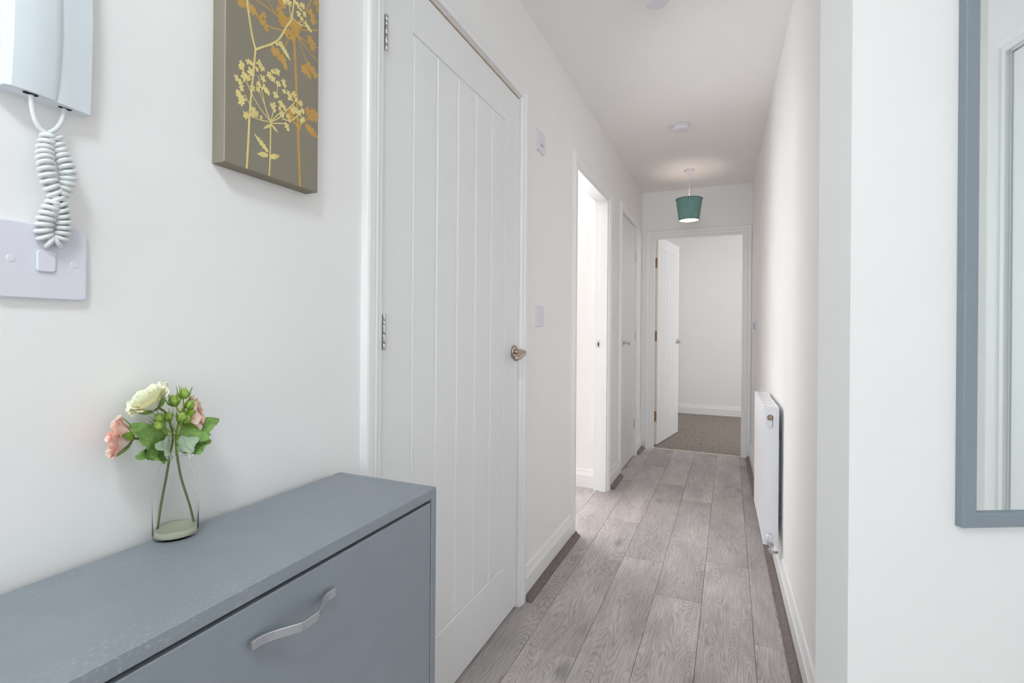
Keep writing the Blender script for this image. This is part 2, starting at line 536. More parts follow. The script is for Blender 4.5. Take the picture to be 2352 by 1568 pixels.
# bedroom beyond
wb1 = wall_seg('wall_bedroom_back', (-1.0, 6.95, 0), (2.2, 6.95, 0), (0, 1, 0), 0.1, M['wall'])
struct(wb1, 'white bedroom wall seen through the far doorway', 'wall')
wb2 = wall_seg('wall_bedroom_left', (-0.90, YF + 0.09, 0), (-0.90, 6.95, 0), (-1, 0, 0), 0.1, M['wall'])
struct(wb2, 'white bedroom side wall behind the open door', 'wall')
wb3 = wall_seg('wall_bedroom_right', (2.1, YF + 0.09, 0), (2.1, 6.95, 0), (1, 0, 0), 0.1, M['wall'], holes=[(0.32, 1.62, 0.9, 2.1)])
struct(wb3, 'white bedroom wall with the assumed window', 'wall')
wb4 = wall_seg('wall_bedroom_front', (RW(YF) + 0.1, YF + 0.09, 0), (2.2, YF + 0.09, 0), (0, -1, 0), 0.09, M['wall'])
struct(wb4, 'white bedroom wall beside the doorway', 'wall')
# side room on the left
SR = 3.385
ws1 = wall_seg('wall_side_room_far', (-2.9, SR, 0), (WX - 0.09, SR, 0), (0, 1, 0), 0.1, M['wall'], holes=[(0.3, 1.6, 0.75, 2.05)])
struct(ws1, 'white side room wall seen through the open doorway, with an assumed unseen window', 'wall')
ws2 = wall_seg('wall_side_room_left', (-2.9, -0.4, 0), (-2.9, SR, 0), (-1, 0, 0), 0.1, M['wall'])
struct(ws2, 'white left wall of the side room', 'wall')
ws3 = wall_seg('wall_side_room_near', (-2.9, -0.4, 0), (WX - 0.09, -0.4, 0), (0, -1, 0), 0.1, M['wall'])
struct(ws3, 'white near wall of the side room', 'wall')

struct(box('ceiling', (-3.05, YB - 0.1, H), (2.25, 7.1, H + 0.08), M['ceiling']), 'flat white ceiling over the corridor', 'ceiling')


def window(n, p, t, nrm, w, z0, z1, label):
    """casement frame with two panes; p is the lower corner, t along the wall, nrm into the room"""
    root = empty('window_%d' % n, p)
    t, nrm = Vector(t), Vector(nrm)
    hh = z1 - z0

    def bar(a0, a1, b0, b1, name, m, d0=-0.06, d1=-0.01):
        vs = []
        for z in (b0, b1):
            for a, d in ((a0, d0), (a1, d0), (a1, d1), (a0, d1)):
                v = t * a + nrm * d
                vs.append((v.x, v.y, z))
        fs = [(0, 1, 5, 4), (1, 2, 6, 5), (2, 3, 7, 6), (3, 0, 4, 7), (4, 5, 6, 7), (3, 2, 1, 0)]
        return link(name, mesh_from(name, vs, fs), m, root)
    bar(0, w, 0, 0.05, 'frame_rail', M['trim'])
    bar(0, w, hh - 0.05, hh, 'frame_rail', M['trim'])
    bar(0, 0.05, 0.05, hh - 0.05, 'frame_stile', M['trim'])
    bar(w - 0.05, w, 0.05, hh - 0.05, 'frame_stile', M['trim'])
    bar(w / 2 - 0.025, w / 2 + 0.025, 0.05, hh - 0.05, 'mullion', M['trim'])
    bar(0.05, w / 2 - 0.025, 0.05, hh - 0.05, 'pane', M['pane'], -0.04, -0.035)
    bar(w / 2 + 0.025, w - 0.05, 0.05, hh - 0.05, 'pane', M['pane'], -0.04, -0.035)
    return struct(root, label, 'window')


window(1, (WX - 0.09 + 0.175, YB, 0.3), (1, 0, 0), (0, 1, 0), 1.3, 0.3, 2.3, 'added white framed window behind the camera, opening for the fill light')  # unseen window added to hold the entrance fill light
window(2, (-2.6, SR, 0.75), (1, 0, 0), (0, -1, 0), 1.3, 0.75, 2.05, 'assumed white framed window of the side room, unseen')  # unseen window, assumed from the daylight spilling out of the side room
window(3, (2.1, YF + 0.09 + 0.32, 0.9), (0, 1, 0), (-1, 0, 0), 1.3, 0.9, 2.1, 'assumed white framed window of the bedroom, unseen')  # unseen window, assumed from the light on the bedroom door and wall

# ------------------------------------------------------------------ floor: subfloor + laminate planks
floor = box('floor', (-3.0, YB - 0.1, -0.06), (2.2, 7.05, -0.012), M['dark'])
struct(floor, 'grey oak laminate floor of the corridor', 'floor')
PW = 0.181
X0 = -0.638 - 0.181 * 12
GAP = 0.0011
pl_cache = {}


def plank(x0, x1, y0, y1):
    w, l = x1 - x0 - GAP, y1 - y0 - GAP
    key = (round(w, 4), round(l, 3))
    if key not in pl_cache:
        pl_cache[key] = box_mesh('plank', [((-w / 2, -l / 2, -0.011), (w / 2, l / 2, 0.0))], 0.0008, 1)
        pl_cache[key].materials.append(M['plank'])
    o = link('plank', pl_cache[key], None, floor)
    o.location = ((x0 + x1) / 2, (y0 + y1) / 2, 0)


ENDS = {-0.815: 2.41, -0.638: 1.605, -0.457: 2.425, -0.276: 2.13, -0.095: 2.53, 0.086: 1.93}
LEN = 1.265
for r in range(0, 24):
    x0 = X0 + r * PW
    x1 = x0 + PW
    mid = (x0 + x1) / 2
    if mid < WX - 0.1:
        lo, hi = 1.99, 3.384
    elif mid < WX:
        lo, hi = 1.99, 3.384
    elif x0 < 0.2:
        lo, hi = YB + 0.01, YF + 0.004
    else:
        lo, hi = YB + 0.01, min(1.68, 1.32 + (mid - 0.23) * 0.55) if mid < 0.95 else 1.68 - (mid - 0.95) * 1.15
    if x0 > 1.25:
        break
    key = min(ENDS, key=lambda k: abs(k - x0))
    e = ENDS[key] if abs(key - x0) < 0.03 else 0.4 + (r * 0.437) % LEN
    cuts = [lo]
    y = e - 6 * LEN
    while y < hi:
        if y > lo + 0.05 and y < hi - 0.05:
            cuts.append(y)
        y += LEN
    cuts.append(hi)
    for a, b in zip(cuts[:-1], cuts[1:]):
        plank(x0, x1, a, b)

carpet = box('carpet', (-0.9, YF + 0.03, -0.012), (2.1, 6.95, 0.008), M['carpet'])
tag(carpet, 'short grey brown carpet on the bedroom floor past the doorway', 'carpet', kind='structure')
strip = box('threshold_strip', (DF[0], YF + 0.004, -0.004), (DF[1], YF + 0.03, 0.006), M['strip'], None, 0.002)
tag(strip, 'thin pale threshold strip between laminate and bedroom carpet', 'threshold strip', kind='structure')

# ------------------------------------------------------------------ skirting and wood beading
SK = [(0, 0), (0.015, 0), (0.015, 0.084), (0.0125, 0.087), (0.0125, 0.090), (0.010, 0.096), (0.0075, 0.108), (0.0065, 0.112), (0.0075, 0.114),
      (0.006, 0.120), (0.003, 0.124), (0, 0.124)]
BD = [(0.015, 0.0), (0.043, 0.0), (0.043, 0.004), (0.036, 0.007), (0.030, 0.011), (0.026, 0.016), (0.023, 0.019), (0.021, 0.023), (0.015, 0.023)]
Z = (0, 0, 1)


def skirting(name, runs, label):
    """one skirting board piece for each straight run (p, q, normal into the room)"""
    root = empty(name, (runs[0][0][0], runs[0][0][1], 0)) if len(runs) > 1 else None
    for p, q, n in runs:
        off = Vector(runs[0][0]) if root else Vector((0, 0, 0))
        me = extrude_mesh('board', SK, Vector(p) - off, Vector(q) - off, n, Z)
        o = link('board' if root else name, me, M['trim'], root)
    return struct(root or o, label, 'skirting board')


def beading(p, q, n, label):
    o = link('floor_bead', extrude_mesh('floor_bead', BD, p, q, n, Z), M['bead'])
    return tag(o, label, 'floor beading', kind='structure', group='dark wood floor beading')


AW = 0.060
PX = (1, 0, 0)
skirting('baseboard_left', [((WX, D1[1] + AW, 0), (WX, D2[0] - AW, 0), PX), ((WX, D2[1] + AW, 0), (WX, D3[0] - AW, 0), PX),
                            ((WX, D3[1] + AW, 0), (WX, YF, 0), PX), ((WX, YB, 0), (WX, D1[0] - AW, 0), PX)],
         'white moulded skirting boards along the left corridor wall')
beading((WX, D1[1] + 0.048, 0), (WX, D2[0] - 0.012, 0), PX, 'dark wood beading under the skirting between the first two left doorways')
beading((WX, D2[1] + AW + 0.002, 0), (WX, D3[0] - 0.045, 0), PX, 'short dark wood beading between the open doorway and the cupboard door')
beading((WX, D3[1] + AW + 0.004, 0), (WX, YF - 0.019, 0), PX, 'tiny dark wood beading in the far left corner of the corridor')
rn = Vector((-1, -0.018, 0)).normalized()
pr0 = Vector((RW(K.y), K.y, 0)); pr1 = Vector((RW(YF - 0.02), YF - 0.02, 0))
skirting('baseboard_right', [(pr0, pr1, rn)], 'white moulded skirting board along the right wall under the radiator')
beading(pr0, pr1, rn, 'long dark wood beading along the right hand skirting')
skirting('baseboard_mirror', [(K, MC, MN)], 'white skirting board below the grey mirror')
skirting('baseboard_entrance', [((NC.x, YB, 0), tuple(NC), (-1, 0, 0))], 'white skirting board of the entrance wall')
skirting('baseboard_bedroom', [((-0.9, 6.95, 0.006), (2.1, 6.95, 0.006), (0, -1, 0))], 'white skirting board at the back of the bedroom')
skirting('baseboard_side_room', [((-2.9, SR, 0), (WX - 0.09, SR, 0), (0, -1, 0))], 'white skirting board inside the side room')

# ------------------------------------------------------------------ door frames
ARCH = [(0, 0), (0, 0.010), (0.002, 0.012), (0.016, 0.0125), (0.019, 0.0155), (0.024, 0.018), (0.030, 0.0165), (0.034, 0.0175), (0.052, 0.018),
        (0.057, 0.016), (0.060, 0.012), (0.060, 0)]


def doorway(n, O, A, N, rect, depth, stop, label, wide=1.0):
    """architrave on the corridor side, lining with its stop; O origin on the wall, A along it, N into the corridor"""
    a0, a1, z1 = rect
    O, A, N = Vector(O), Vector(A), Vector(N)
    base = O + A * a0
    root = empty('trim_%d' % n, base)
    P = lambda a, w, z: A * (a - a0) + N * w + Vector((0, 0, z))
    # architrave with mitred corners, three lengths
    for name, fn0, fn1 in (('architrave', lambda u: (a0 - u, 0.0), lambda u: (a0 - u, z1 + u)),
                           ('architrave', lambda u: (a0 - u, z1 + u), lambda u: (a1 + u, z1 + u)),
                           ('architrave', lambda u: (a1 + u, z1 + u), lambda u: (a1 + u, 0.0))):
        vs = []
        for fn in (fn0, fn1):
            for u, w in ARCH:
                a, z = fn(u * wide)
                vs.append(P(a, w, z))
        k = len(ARCH)
        fs = [(i, (i + 1) % k, k + (i + 1) % k, k + i) for i in range(k)] + [tuple(range(k)), tuple(range(k, 2 * k))]
        link(name, mesh_from(name, vs, fs), M['trim'], root)

    def slab(name, b, m):
        (p0, q0, r0), (p1, q1, r1) = b
        vs = [P(a, w, z) for z in (r0, r1) for a, w in ((p0, q0), (p1, q0), (p1, q1), (p0, q1))]
        fs = [(0, 1, 5, 4), (1, 2, 6, 5), (2, 3, 7, 6), (3, 0, 4, 7), (4, 5, 6, 7), (3, 2, 1, 0)]
        return link(name, mesh_from(name, vs, fs), m, root)
    e = 0.005
    slab('lining', ((a0 - 0.018, -depth, 0), (a0 + e, -0.0005, z1 + 0.018)), M['trim'])
    slab('lining', ((a1 - e, -depth, 0), (a1 + 0.018, -0.0005, z1 + 0.018)), M['trim'])
    slab('lining', ((a0 + e, -depth, z1 - e), (a1 - e, -0.0005, z1 + 0.018)), M['trim'])
    s0, s1 = stop
    slab('door_stop', ((a0 + e, s0, 0), (a0 + e + 0.012, s1, z1 - e)), M['trim'])
    slab('door_stop', ((a1 - e - 0.012, s0, 0), (a1 - e, s1, z1 - e)), M['trim'])
    slab('door_stop', ((a0 + e + 0.012, s0, z1 - e - 0.012), (a1 - e - 0.012, s1, z1 - e)), M['trim'])
    struct(root, label, 'door frame')
    return root, P, slab


YV = (0, 1, 0)
t1, _, _ = doorway(1, (WX, 0, 0), YV, PX, D1, 0.09, (-0.09, -0.046), 'white moulded frame around the nearest left door')
t2, P2, slab2 = doorway(2, (WX, 0, 0), YV, PX, D2, 0.09, (-0.046, -0.0006), 'white moulded frame of the open doorway on the left')
t3, _, _ = doorway(3, (WX, 0, 0), YV, PX, D3, 0.09, (-0.09, -0.046), 'white moulded frame around the narrow cupboard door at the far left')
t4, P4, slab4 = doorway(4, (0, YF, 0), (1, 0, 0), (0, -1, 0), DF, 0.09, (-0.046, -0.0006), 'white moulded frame of the bedroom doorway at the corridor end', wide=0.97)
DCR = (0.088, DC_LEN - 0.088, 1.985)
t5, _, _ = doorway(5, NC, CT, CN, DCR, 0.09, (-0.09, -0.046), 'white moulded door frame reflected in the mirror')

# strike plate of the open doorway, on the far lining
sp = empty('strike_plate', (WX - 0.060, D2[1] - 0.0052, 0.965))
link('plate', box_mesh('plate', [((-0.012, -0.0012, 0.0), (0.011, 0.0, 0.012)), ((-0.012, -0.0012, 0.036), (0.011, 0.0, 0.052)),
                                 ((-0.012, -0.0012, 0.012), (-0.005, 0.0, 0.036)), ((0.005, -0.0012, 0.012), (0.011, 0.0, 0.036)),
                                 ((-0.019, -0.0012, 0.012), (-0.012, 0.0, 0.036))]), M['steel'], sp)
link('recess', box_mesh('recess', [((-0.005, -0.0006, 0.012), (0.005, 0.0, 0.036))]), M['brownhole'], sp)
for zz in (0.006, 0.045):
    s = link('screw', lathe_mesh('screw', [(0.0, 0.0006), (0.0028, 0.0003), (0.003, 0.0)], 10), M['alu'], sp)
    s.location = (0, -0.0012, zz); s.rotation_euler = (math.pi / 2, 0, 0)
sp.parent = t2; sp.location = sp.location - t2.location
sp['label'] = 'small steel strike plate on the jamb'


# ------------------------------------------------------------------ doors
def lever_handle(parent, loc, nrm_rot, direction, m, name='handle', droop=0.012):
    """rose, neck and lever; local x = out of the door, local y = lever direction * direction"""
    h = empty(name, loc)
    h.parent = parent
    h.rotation_euler = (0, 0, nrm_rot)
    rose = link('rose', lathe_mesh('rose', [(0.0, 0.010), (0.020, 0.010), (0.0235, 0.009), (0.026, 0.006), (0.026, 0.0), (0.0, 0.0)], 32), m, h)
    rose.rotation_euler = (0, math.pi / 2, 0)
    d = direction
    path = smooth_path([(0.006, 0, 0), (0.030, 0, 0), (0.042, d * 0.003, -0.001), (0.048, d * 0.012, -0.003), (0.047, d * 0.030, -droop * 0.42), (0.044, d * 0.052, -droop * 0.8), (0.041, d * 0.076, -droop)], 6)
    rad = [0.0105 if i < 8 else 0.0098 for i in range(len(path))]
    link('lever', tube_mesh('lever', path, rad, 16), m, h)
    return h


def hinge(parent, loc, m):
    """butt hinge seen at its knuckle: five barrel pieces and two leaves"""
    h = empty('hinge', loc)
    h.parent = parent
    zs = [0, 0.014, 0.036, 0.058, 0.068, 0.084]
    for a, b in zip(zs[:-1], zs[1:]):
        k = link('knuckle', lathe_mesh('knuckle', [(0.0, a + 0.0006), (0.0042, a + 0.0006), (0.0046, a + 0.001), (0.0046, b - 0.001), (0.0042, b - 0.0006), (0.0, b - 0.0006)], 14), m, h)
    link('hinge_leaf', box_mesh('hinge_leaf', [((-0.006, -0.004, 0.0), (-0.0005, 0.004, 0.084))], 0.0006, 1), m, h)
    return h


def boarded_leaf(root, w, h, t, ngroove=6, stile=0.128, top=0.128, bot=0.20, both=False):
    """framed door with tongue and groove boards. local: y across from 0..w, z up, x 0 = front face, -t = back"""
    core = 0.0055
    link('leaf_core', box_mesh('leaf_core', [((-t + (core if both else 0), 0.0, 0.0), (-core, w, h))]), M['door'], root)
    pw = (w - 2 * stile) / (ngroove - 1)
    sides = ((0.0, 1),) + (((-t, -1),) if both else ())
    for xf, s in sides:
        def piece(name, y0, y1, z0, z1, bev):
            x0, x1 = sorted((xf, xf - s * (core + 0.001)))
            bm = bmesh.new()
            r = bmesh.ops.create_cube(bm, size=1.0)
            for v in r['verts']:
                v.co = Vector(((x0 + x1) / 2 + v.co.x * (x1 - x0), (y0 + y1) / 2 + v.co.y * (y1 - y0), (z0 + z1) / 2 + v.co.z * (z1 - z0)))
            es = [e for e in bm.edges if all(abs(v.co.x - xf) < 1e-6 for v in e.verts)]
            bev = min(bev, core * 0.98) if bev < 0.005 else bev
            bmesh.ops.bevel(bm, geom=es, offset=bev, segments=1, affect='EDGES', profile=0.5)
            me = bpy.data.meshes.new(name)
            bm.to_mesh(me); bm.free()
            link(name, me, M['door'], root)
        piece('stile', 0.0, stile, 0.0, h, 0.0022)
        piece('stile', w - stile, w, 0.0, h, 0.0022)
        piece('rail', stile, w - stile, h - top, h, 0.0016)
        piece('rail', stile, w - stile, 0.0, bot, 0.0022)
        for k in range(ngroove - 1):
            piece('board', stile + k * pw, stile + (k + 1) * pw, bot, h - top, 0.0068)


# nearest left door
d1 = empty('door_1', (WX - 0.002, 0.958, 0.009))
boarded_leaf(d1, 0.840, 1.968, 0.035)
d1r = struct(d1, 'large white boarded door beside the shoe cabinet', 'door')
for z in (1.728, 1.022, 0.24):
    hinge(d1, (0.0095, 0.0045, z), M['steel'])
lever_handle(d1, (0.0, 0.800, 0.988), 0.0, -1, M['nickel'], droop=0.021)
ub = link('unpainted_strip', box_mesh('unpainted_strip', [((-0.034, 0.004, D1[2] - 0.0075), (-0.003, D1[1] - D1[0] - 0.006, D1[2] - 0.0049))]), M['door_edge'], t1)
# narrow cupboard door at the far left
d3 = empty('door_2', (WX - 0.002, D3[0] + 0.008, 0.009))
link('leaf', box_mesh('leaf', [((-0.035, 0, 0), (0, D3[1] - D3[0] - 0.016, 1.968))], 0.0015, 1), M['door'], d3)
wd = D3[1] - D3[0] - 0.016
for z in (1.675, 0.985, 0.225):
    hinge(d3, (0.004, wd + 0.0015, z), M['steel'])
lever_handle(d3, (0.0, 0.062, 0.982), 0.0, 1, M['steel'])
struct(d3, 'plain white cupboard door with a lever handle, far left of the corridor', 'door')
# bedroom door, swung into the bedroom
hp = Vector((-0.622, YF + 0.112, 0))
fe = Vector((-0.498, 5.594, 0))
ang = math.atan2(fe.y - hp.y, fe.x - hp.x) - math.pi / 2
d4 = empty('door_3', (hp.x, hp.y, 0.014), ang)
boarded_leaf(d4, 0.742, 1.965, 0.035, stile=0.11, top=0.115, bot=0.21, both=False)
lever_handle(d4, (0.0, 0.692, 0.965), 0.0, -1, M['steel'])
struct(d4, 'white boarded bedroom door standing open into the bedroom', 'door')
link('bare_edge', box_mesh('bare_edge', [((-0.0345, -0.0006, 0.001), (-0.0006, 0.0, 1.964))]), M['leaf_edge'], d4)
for z in (1.661, 0.971, 0.216):
    hl = empty('hinge', (-0.029, -0.0020, z))
    hl.parent = d4
    link('plate', box_mesh('plate', [((0, 0, 0), (0.024, 0.0014, 0.098))], 0.0005, 1), M['brass'], hl)
    for zz in (0.018, 0.040, 0.060, 0.080):
        sw = link('screw', lathe_mesh('screw', [(0.0, 0.0008), (0.0035, 0.0005), (0.004, 0.0)], 10), M['dark'], hl)
        sw.location = (0.012 + (0.004 if zz in (0.040, 0.080) else -0.003), 0.0, zz); sw.rotation_euler = (math.pi / 2, 0, 0)
# cupboard door reflected in the mirror
d5 = empty('door_4', NC + CT * (DCR[0] + 0.008) - CN * 0.004, math.atan2(CT.y, CT.x) - math.pi / 2)
d5.location.z = 0.009
# local x of this door must face the room
wd5 = DCR[1] - DCR[0] - 0.016
sgn = 1 if (Vector((math.cos(d5.rotation_euler.z), math.sin(d5.rotation_euler.z), 0)).dot(CN) > 0) else -1
link('leaf', box_mesh('leaf', [((-0.035 if sgn > 0 else 0.0, 0, 0), (0.0 if sgn > 0 else 0.035, wd5, 1.966))], 0.0015, 1), M['door'], d5)
lever_handle(d5, (0, wd5 - 0.06, 0.98), 0.0 if sgn > 0 else math.pi, -sgn if sgn > 0 else 1, M['steel'])
struct(d5, 'white cupboard door next to the mirror, seen only as a reflection', 'door')


# ------------------------------------------------------------------ shoe cabinet
CB0, CB1, CZ, CXB, CXF = 0.135, 0.812, 0.783, -0.7395, -0.506
cb = empty('shoe_cabinet', ((CXB + CXF) / 2, (CB0 + CB1) / 2, 0))
co = cb.location
cbx = lambda name, lo, hi, bev=0.0008, p=cb, m=None: link(name, box_mesh(name, [(Vector(lo) - co, Vector(hi) - co)], bev, 1), m or M['cabinet'], p)
cbx('side_panel', (CXB, CB0, 0), (CXF, CB0 + 0.016, CZ))
cbx('side_panel', (CXB, CB1 - 0.016, 0), (CXF, CB1, CZ))
cbx('top_panel', (CXB, CB0 + 0.0164, CZ - 0.0185), (CXF, CB1 - 0.0164, CZ - 0.0006), m=M['cabinet_top'])
cbx('back_panel', (CXB, CB0 + 0.0164, 0.05), (CXB + 0.004, CB1 - 0.0164, CZ - 0.019))
cbx('shelf', (CXB + 0.005, CB0 + 0.0164, 0.395), (CXF - 0.03, CB1 - 0.0164, 0.411))
cbx('plinth', (CXB + 0.005, CB0 + 0.0164, 0.0), (CXF - 0.03, CB1 - 0.0164, 0.05))


def bow_handle(parent, yc, zc):
    n = 28
    vs, fs = [], []
    L = 0.066
    for i in range(n + 1):
        t = -1 + 2 * i / n
        y = t * L
        k = max(0.0, 1 - abs(t) / 0.86)
        k = k * k * (3 - 2 * k)
        k = min(1.0, k * 1.15)
        x = CXF + 0.0042 + 0.0225 * k
        th = 0.0040
        for dx, dz in ((0, -0.0058), (th - 0.0008, -0.0058), (th, -0.0050), (th, 0.0050), (th - 0.0008, 0.0058), (0, 0.0058)):
            vs.append(Vector((x + dx, yc + y, zc + dz)) - co)
    for i in range(n):
        for k in range(6):
            l = (k + 1) % 6
            fs.append((i * 6 + k, i * 6 + l, (i + 1) * 6 + l, (i + 1) * 6 + k))
    fs += [tuple(range(6)), tuple(range(n * 6, n * 6 + 6))]
    return link('handle', mesh_from('handle', vs, fs), M['alu'], parent)


for z0, z1 in ((0.402, 0.7585), (0.052, 0.398)):
    dr = cbx('flap_door', (CXF - 0.018, CB0 + 0.0185, z0), (CXF - 0.0005, CB1 - 0.0185, z1), 0.001)
    bow_handle(dr, (CB0 + CB1) / 2 + 0.0, z1 - 0.043)
tag(cb, 'narrow grey painted shoe cabinet with scuffed top and curved silver handle', 'cabinet')

# ------------------------------------------------------------------ bottle vase with two artificial flower sprays
VX, VY, VZ = -0.7245, 0.466, CZ
vz = empty('bottle_vase', (VX, VY, VZ))
outer = [(0.0, 0.0), (0.0245, 0.0), (0.0272, 0.0015), (0.0280, 0.005), (0.0280, 0.050), (0.0276, 0.064), (0.0262, 0.076), (0.0236, 0.087),
         (0.0205, 0.0955), (0.0182, 0.101), (0.0172, 0.105), (0.0172, 0.109), (0.0186, 0.1105), (0.0198, 0.1125), (0.0198, 0.1145), (0.0188, 0.1162), (0.0178, 0.1165)]
inner = [(0.0166, 0.1160), (0.0158, 0.110), (0.0158, 0.104), (0.0170, 0.0995), (0.0194, 0.0935), (0.0224, 0.0850), (0.0249, 0.0745), (0.0262, 0.063),
         (0.0266, 0.050), (0.0266, 0.005), (0.0255, 0.0032), (0.0, 0.0030)]
link('bottle', lathe_mesh('bottle', outer + inner, 56), M['glass'], vz)
link('resin_base', lathe_mesh('resin_base', [(0.0, 0.0032), (0.0253, 0.0034), (0.0264, 0.0052), (0.0264, 0.0122), (0.0255, 0.0119), (0.0, 0.0117)], 48), M['resin'], vz)
tag(vz, 'small clear glass bottle vase standing on the shoe cabinet', 'vase')


def petal_mesh(R, Hh, width, flare, ruffle, seed, nu=8, nv=6):
    """one rose petal: a cupped sheet rising from the flower base, tip curling outward. axis = +z"""
    rr = random.Random(seed)
    ph = rr.uniform(0, 6.28)
    vs, fs = [], []
    for j in range(nv + 1):
        v = j / nv
        r = R * (0.18 + 0.82 * v ** 0.55) + flare * max(0, v - 0.55) ** 1.5
        z = Hh * (v - 0.30 * max(0, v - 0.7) ** 1.2 * (1 if flare > 0.004 else 0.2))
        wid = width * (0.45 + 0.55 * math.sin(math.pi * min(1.0, 0.18 + v * 0.62)))
        for i in range(nu + 1):
            u = -1 + 2 * i / nu
            a = u * wid
            edge = (1 - u * u)
            zz = z - Hh * 0.16 * (1 - edge) * v + ruffle * math.sin(u * 5 + ph) * v
            r2 = r + ruffle * math.cos(u * 4.2 + ph * 1.7) * v
            vs.append((r2 * math.cos(a), r2 * math.sin(a), zz))
    for j in range(nv):
        for i in range(nu):
            a = j * (nu + 1) + i
            fs.append((a, a + 1, a + nu + 2, a + nu + 1))
    return mesh_from('petal', vs, fs, True)


def rose(parent, base, axis, R, m_out, m_in, seed, open_=1.0, name='rose_head'):
    h = empty(name, base)
    h.parent = parent
    h.rotation_mode = 'QUATERNION'
    h.rotation_quaternion = Vector(axis).normalized().to_track_quat('Z', 'Y')
    rr = random.Random(seed)
    layers = [(0.26, 0.92, 3, 1.25, 0.0, 0.10), (0.44, 0.98, 4, 1.10, 0.10, 0.16), (0.64, 1.0, 5, 0.95, 0.26, 0.24), (0.86, 0.92, 5, 0.92, 0.50, 0.30), (1.0, 0.74, 6, 0.86, 0.75, 0.34)]
    for li, (fr, fh, n, wd, fl, ru) in enumerate(layers):
        off = rr.uniform(0, 6.28)
        for k in range(n):
            me = petal_mesh(R * fr * rr.uniform(0.94, 1.06), R * 1.12 * fh * rr.uniform(0.94, 1.06), wd, R * fl * open_, R * 0.12 * (0.4 + ru), seed * 100 + li * 10 + k)
            p = link('petal', me, m_in if li < 2 else m_out, h)
            p.rotation_euler = (0, 0, off + 2 * math.pi * k / n + rr.uniform(-0.15, 0.15))
    # green calyx with sepals
    link('calyx', lathe_mesh('calyx', [(0.0, -R * 0.16), (R * 0.16, -R * 0.12), (R * 0.26, R * 0.02), (R * 0.30, R * 0.14), (0.0, R * 0.12)], 14), M['sepal'], h)
    for k in range(5):
        vs, fs = [], []
        for j in range(7):
            v = j / 6
            r = R * (0.22 + 0.86 * v ** 0.7)
            z = R * (-0.05 + 0.40 * v + 0.25 * v * v)
            w = R * 0.24 * math.sin(math.pi * min(1, 0.22 + 0.78 * v)) + R * 0.004
            vs += [(r, -w, z + 0.02 * R), (r + R * 0.05, 0, z - R * 0.02), (r, w, z + 0.02 * R)]
        for j in range(6):
            for i in range(2):
                a = j * 3 + i
                fs.append((a, a + 1, a + 4, a + 3))
        s = link('sepal', mesh_from('sepal', vs, fs, True), M['sepal'], h)
        s.rotation_euler = (0, 0, 2 * math.pi * k / 5 + 0.3)
    return h


def leaf(parent, base, tip, up, width, m, lobes=2, bend=0.25, seed=1, short=1.0):
    """lobed leaf from base to tip; up = facing direction"""
    base, tip, up = Vector(base), Vector(tip), Vector(up).normalized()
    d = tip - base
    ln = d.length
    t = d.normalized()
    s = t.cross(up).normalized()
    up = s.cross(t).normalized()
    n, nc = 18, 6
    vs, fs = [], []
    rr = random.Random(seed)
    sh = rr.uniform(0, 0.06)
    for j in range(n + 1):
        v = j / n
        row = []
        env = math.sin(math.pi * min(1.0, v ** 0.8)) ** 0.6 if 0 < v < 1 else 0.0
        for i in range(nc + 1):
            u = -1 + 2 * i / nc
            side = 1 if u >= 0 else -1
            lob = 0.62 + 0.42 * max(0.0, math.cos((v - 0.40 - sh * side) * math.pi * 2 * lobes / 1.6)) ** 0.7
            ser = 1 + 0.06 * math.sin(v * 46 + side)
            w = width * env * lob * ser * u
            lift = bend * ln * (-(v - 0.35) ** 2) * 0.9 + 0.20 * abs(w) - 0.002 * math.sin(v * 22) * abs(u)
            # side lobes sweep forward
            fwd = 0.22 * abs(w) * lob
            vs.append(base + t * (v * ln + fwd) + s * w + up * lift)
    for j in range(n):
        for i in range(nc):
            a = j * (nc + 1) + i
            fs.append((a, a + 1, a + nc + 2, a + nc + 1))
    return link('leaf', mesh_from('leaf', vs, fs, True), m, parent)


def bud(parent, loc, axis, r, seed):
    h = empty('flower_bud', loc)
    h.parent = parent
    h.rotation_mode = 'QUATERNION'
    h.rotation_quaternion = Vector(axis).normalized().to_track_quat('Z', 'Y')
    link('bud_body', lathe_mesh('bud_body', [(0.0, -r), (r * 0.55, -r * 0.85), (r * 0.95, -r * 0.2), (r * 0.95, r * 0.3), (r * 0.6, r * 0.95), (r * 0.2, r * 1.25), (0.0, r * 1.2)], 14), M['bud'], h)
    rr = random.Random(seed)
    for k in range(6):
        a = 2 * math.pi * k / 6 + rr.uniform(-0.3, 0.3)
        c, s = math.cos(a), math.sin(a)
        pts = [(c * r * 0.4, s * r * 0.4, -r), (c * r * 1.1, s * r * 1.1, -r * 0.2), (c * r * 1.25, s * r * 1.25, r * 0.7), (c * r * 1.5, s * r * 1.5, r * 1.6)]
        link('sepal', tube_mesh('sepal', smooth_path(pts, 3), [r * 0.16 * (1 - 0.085 * i) for i in range(10)], 5), M['sepal'], h)
    return h


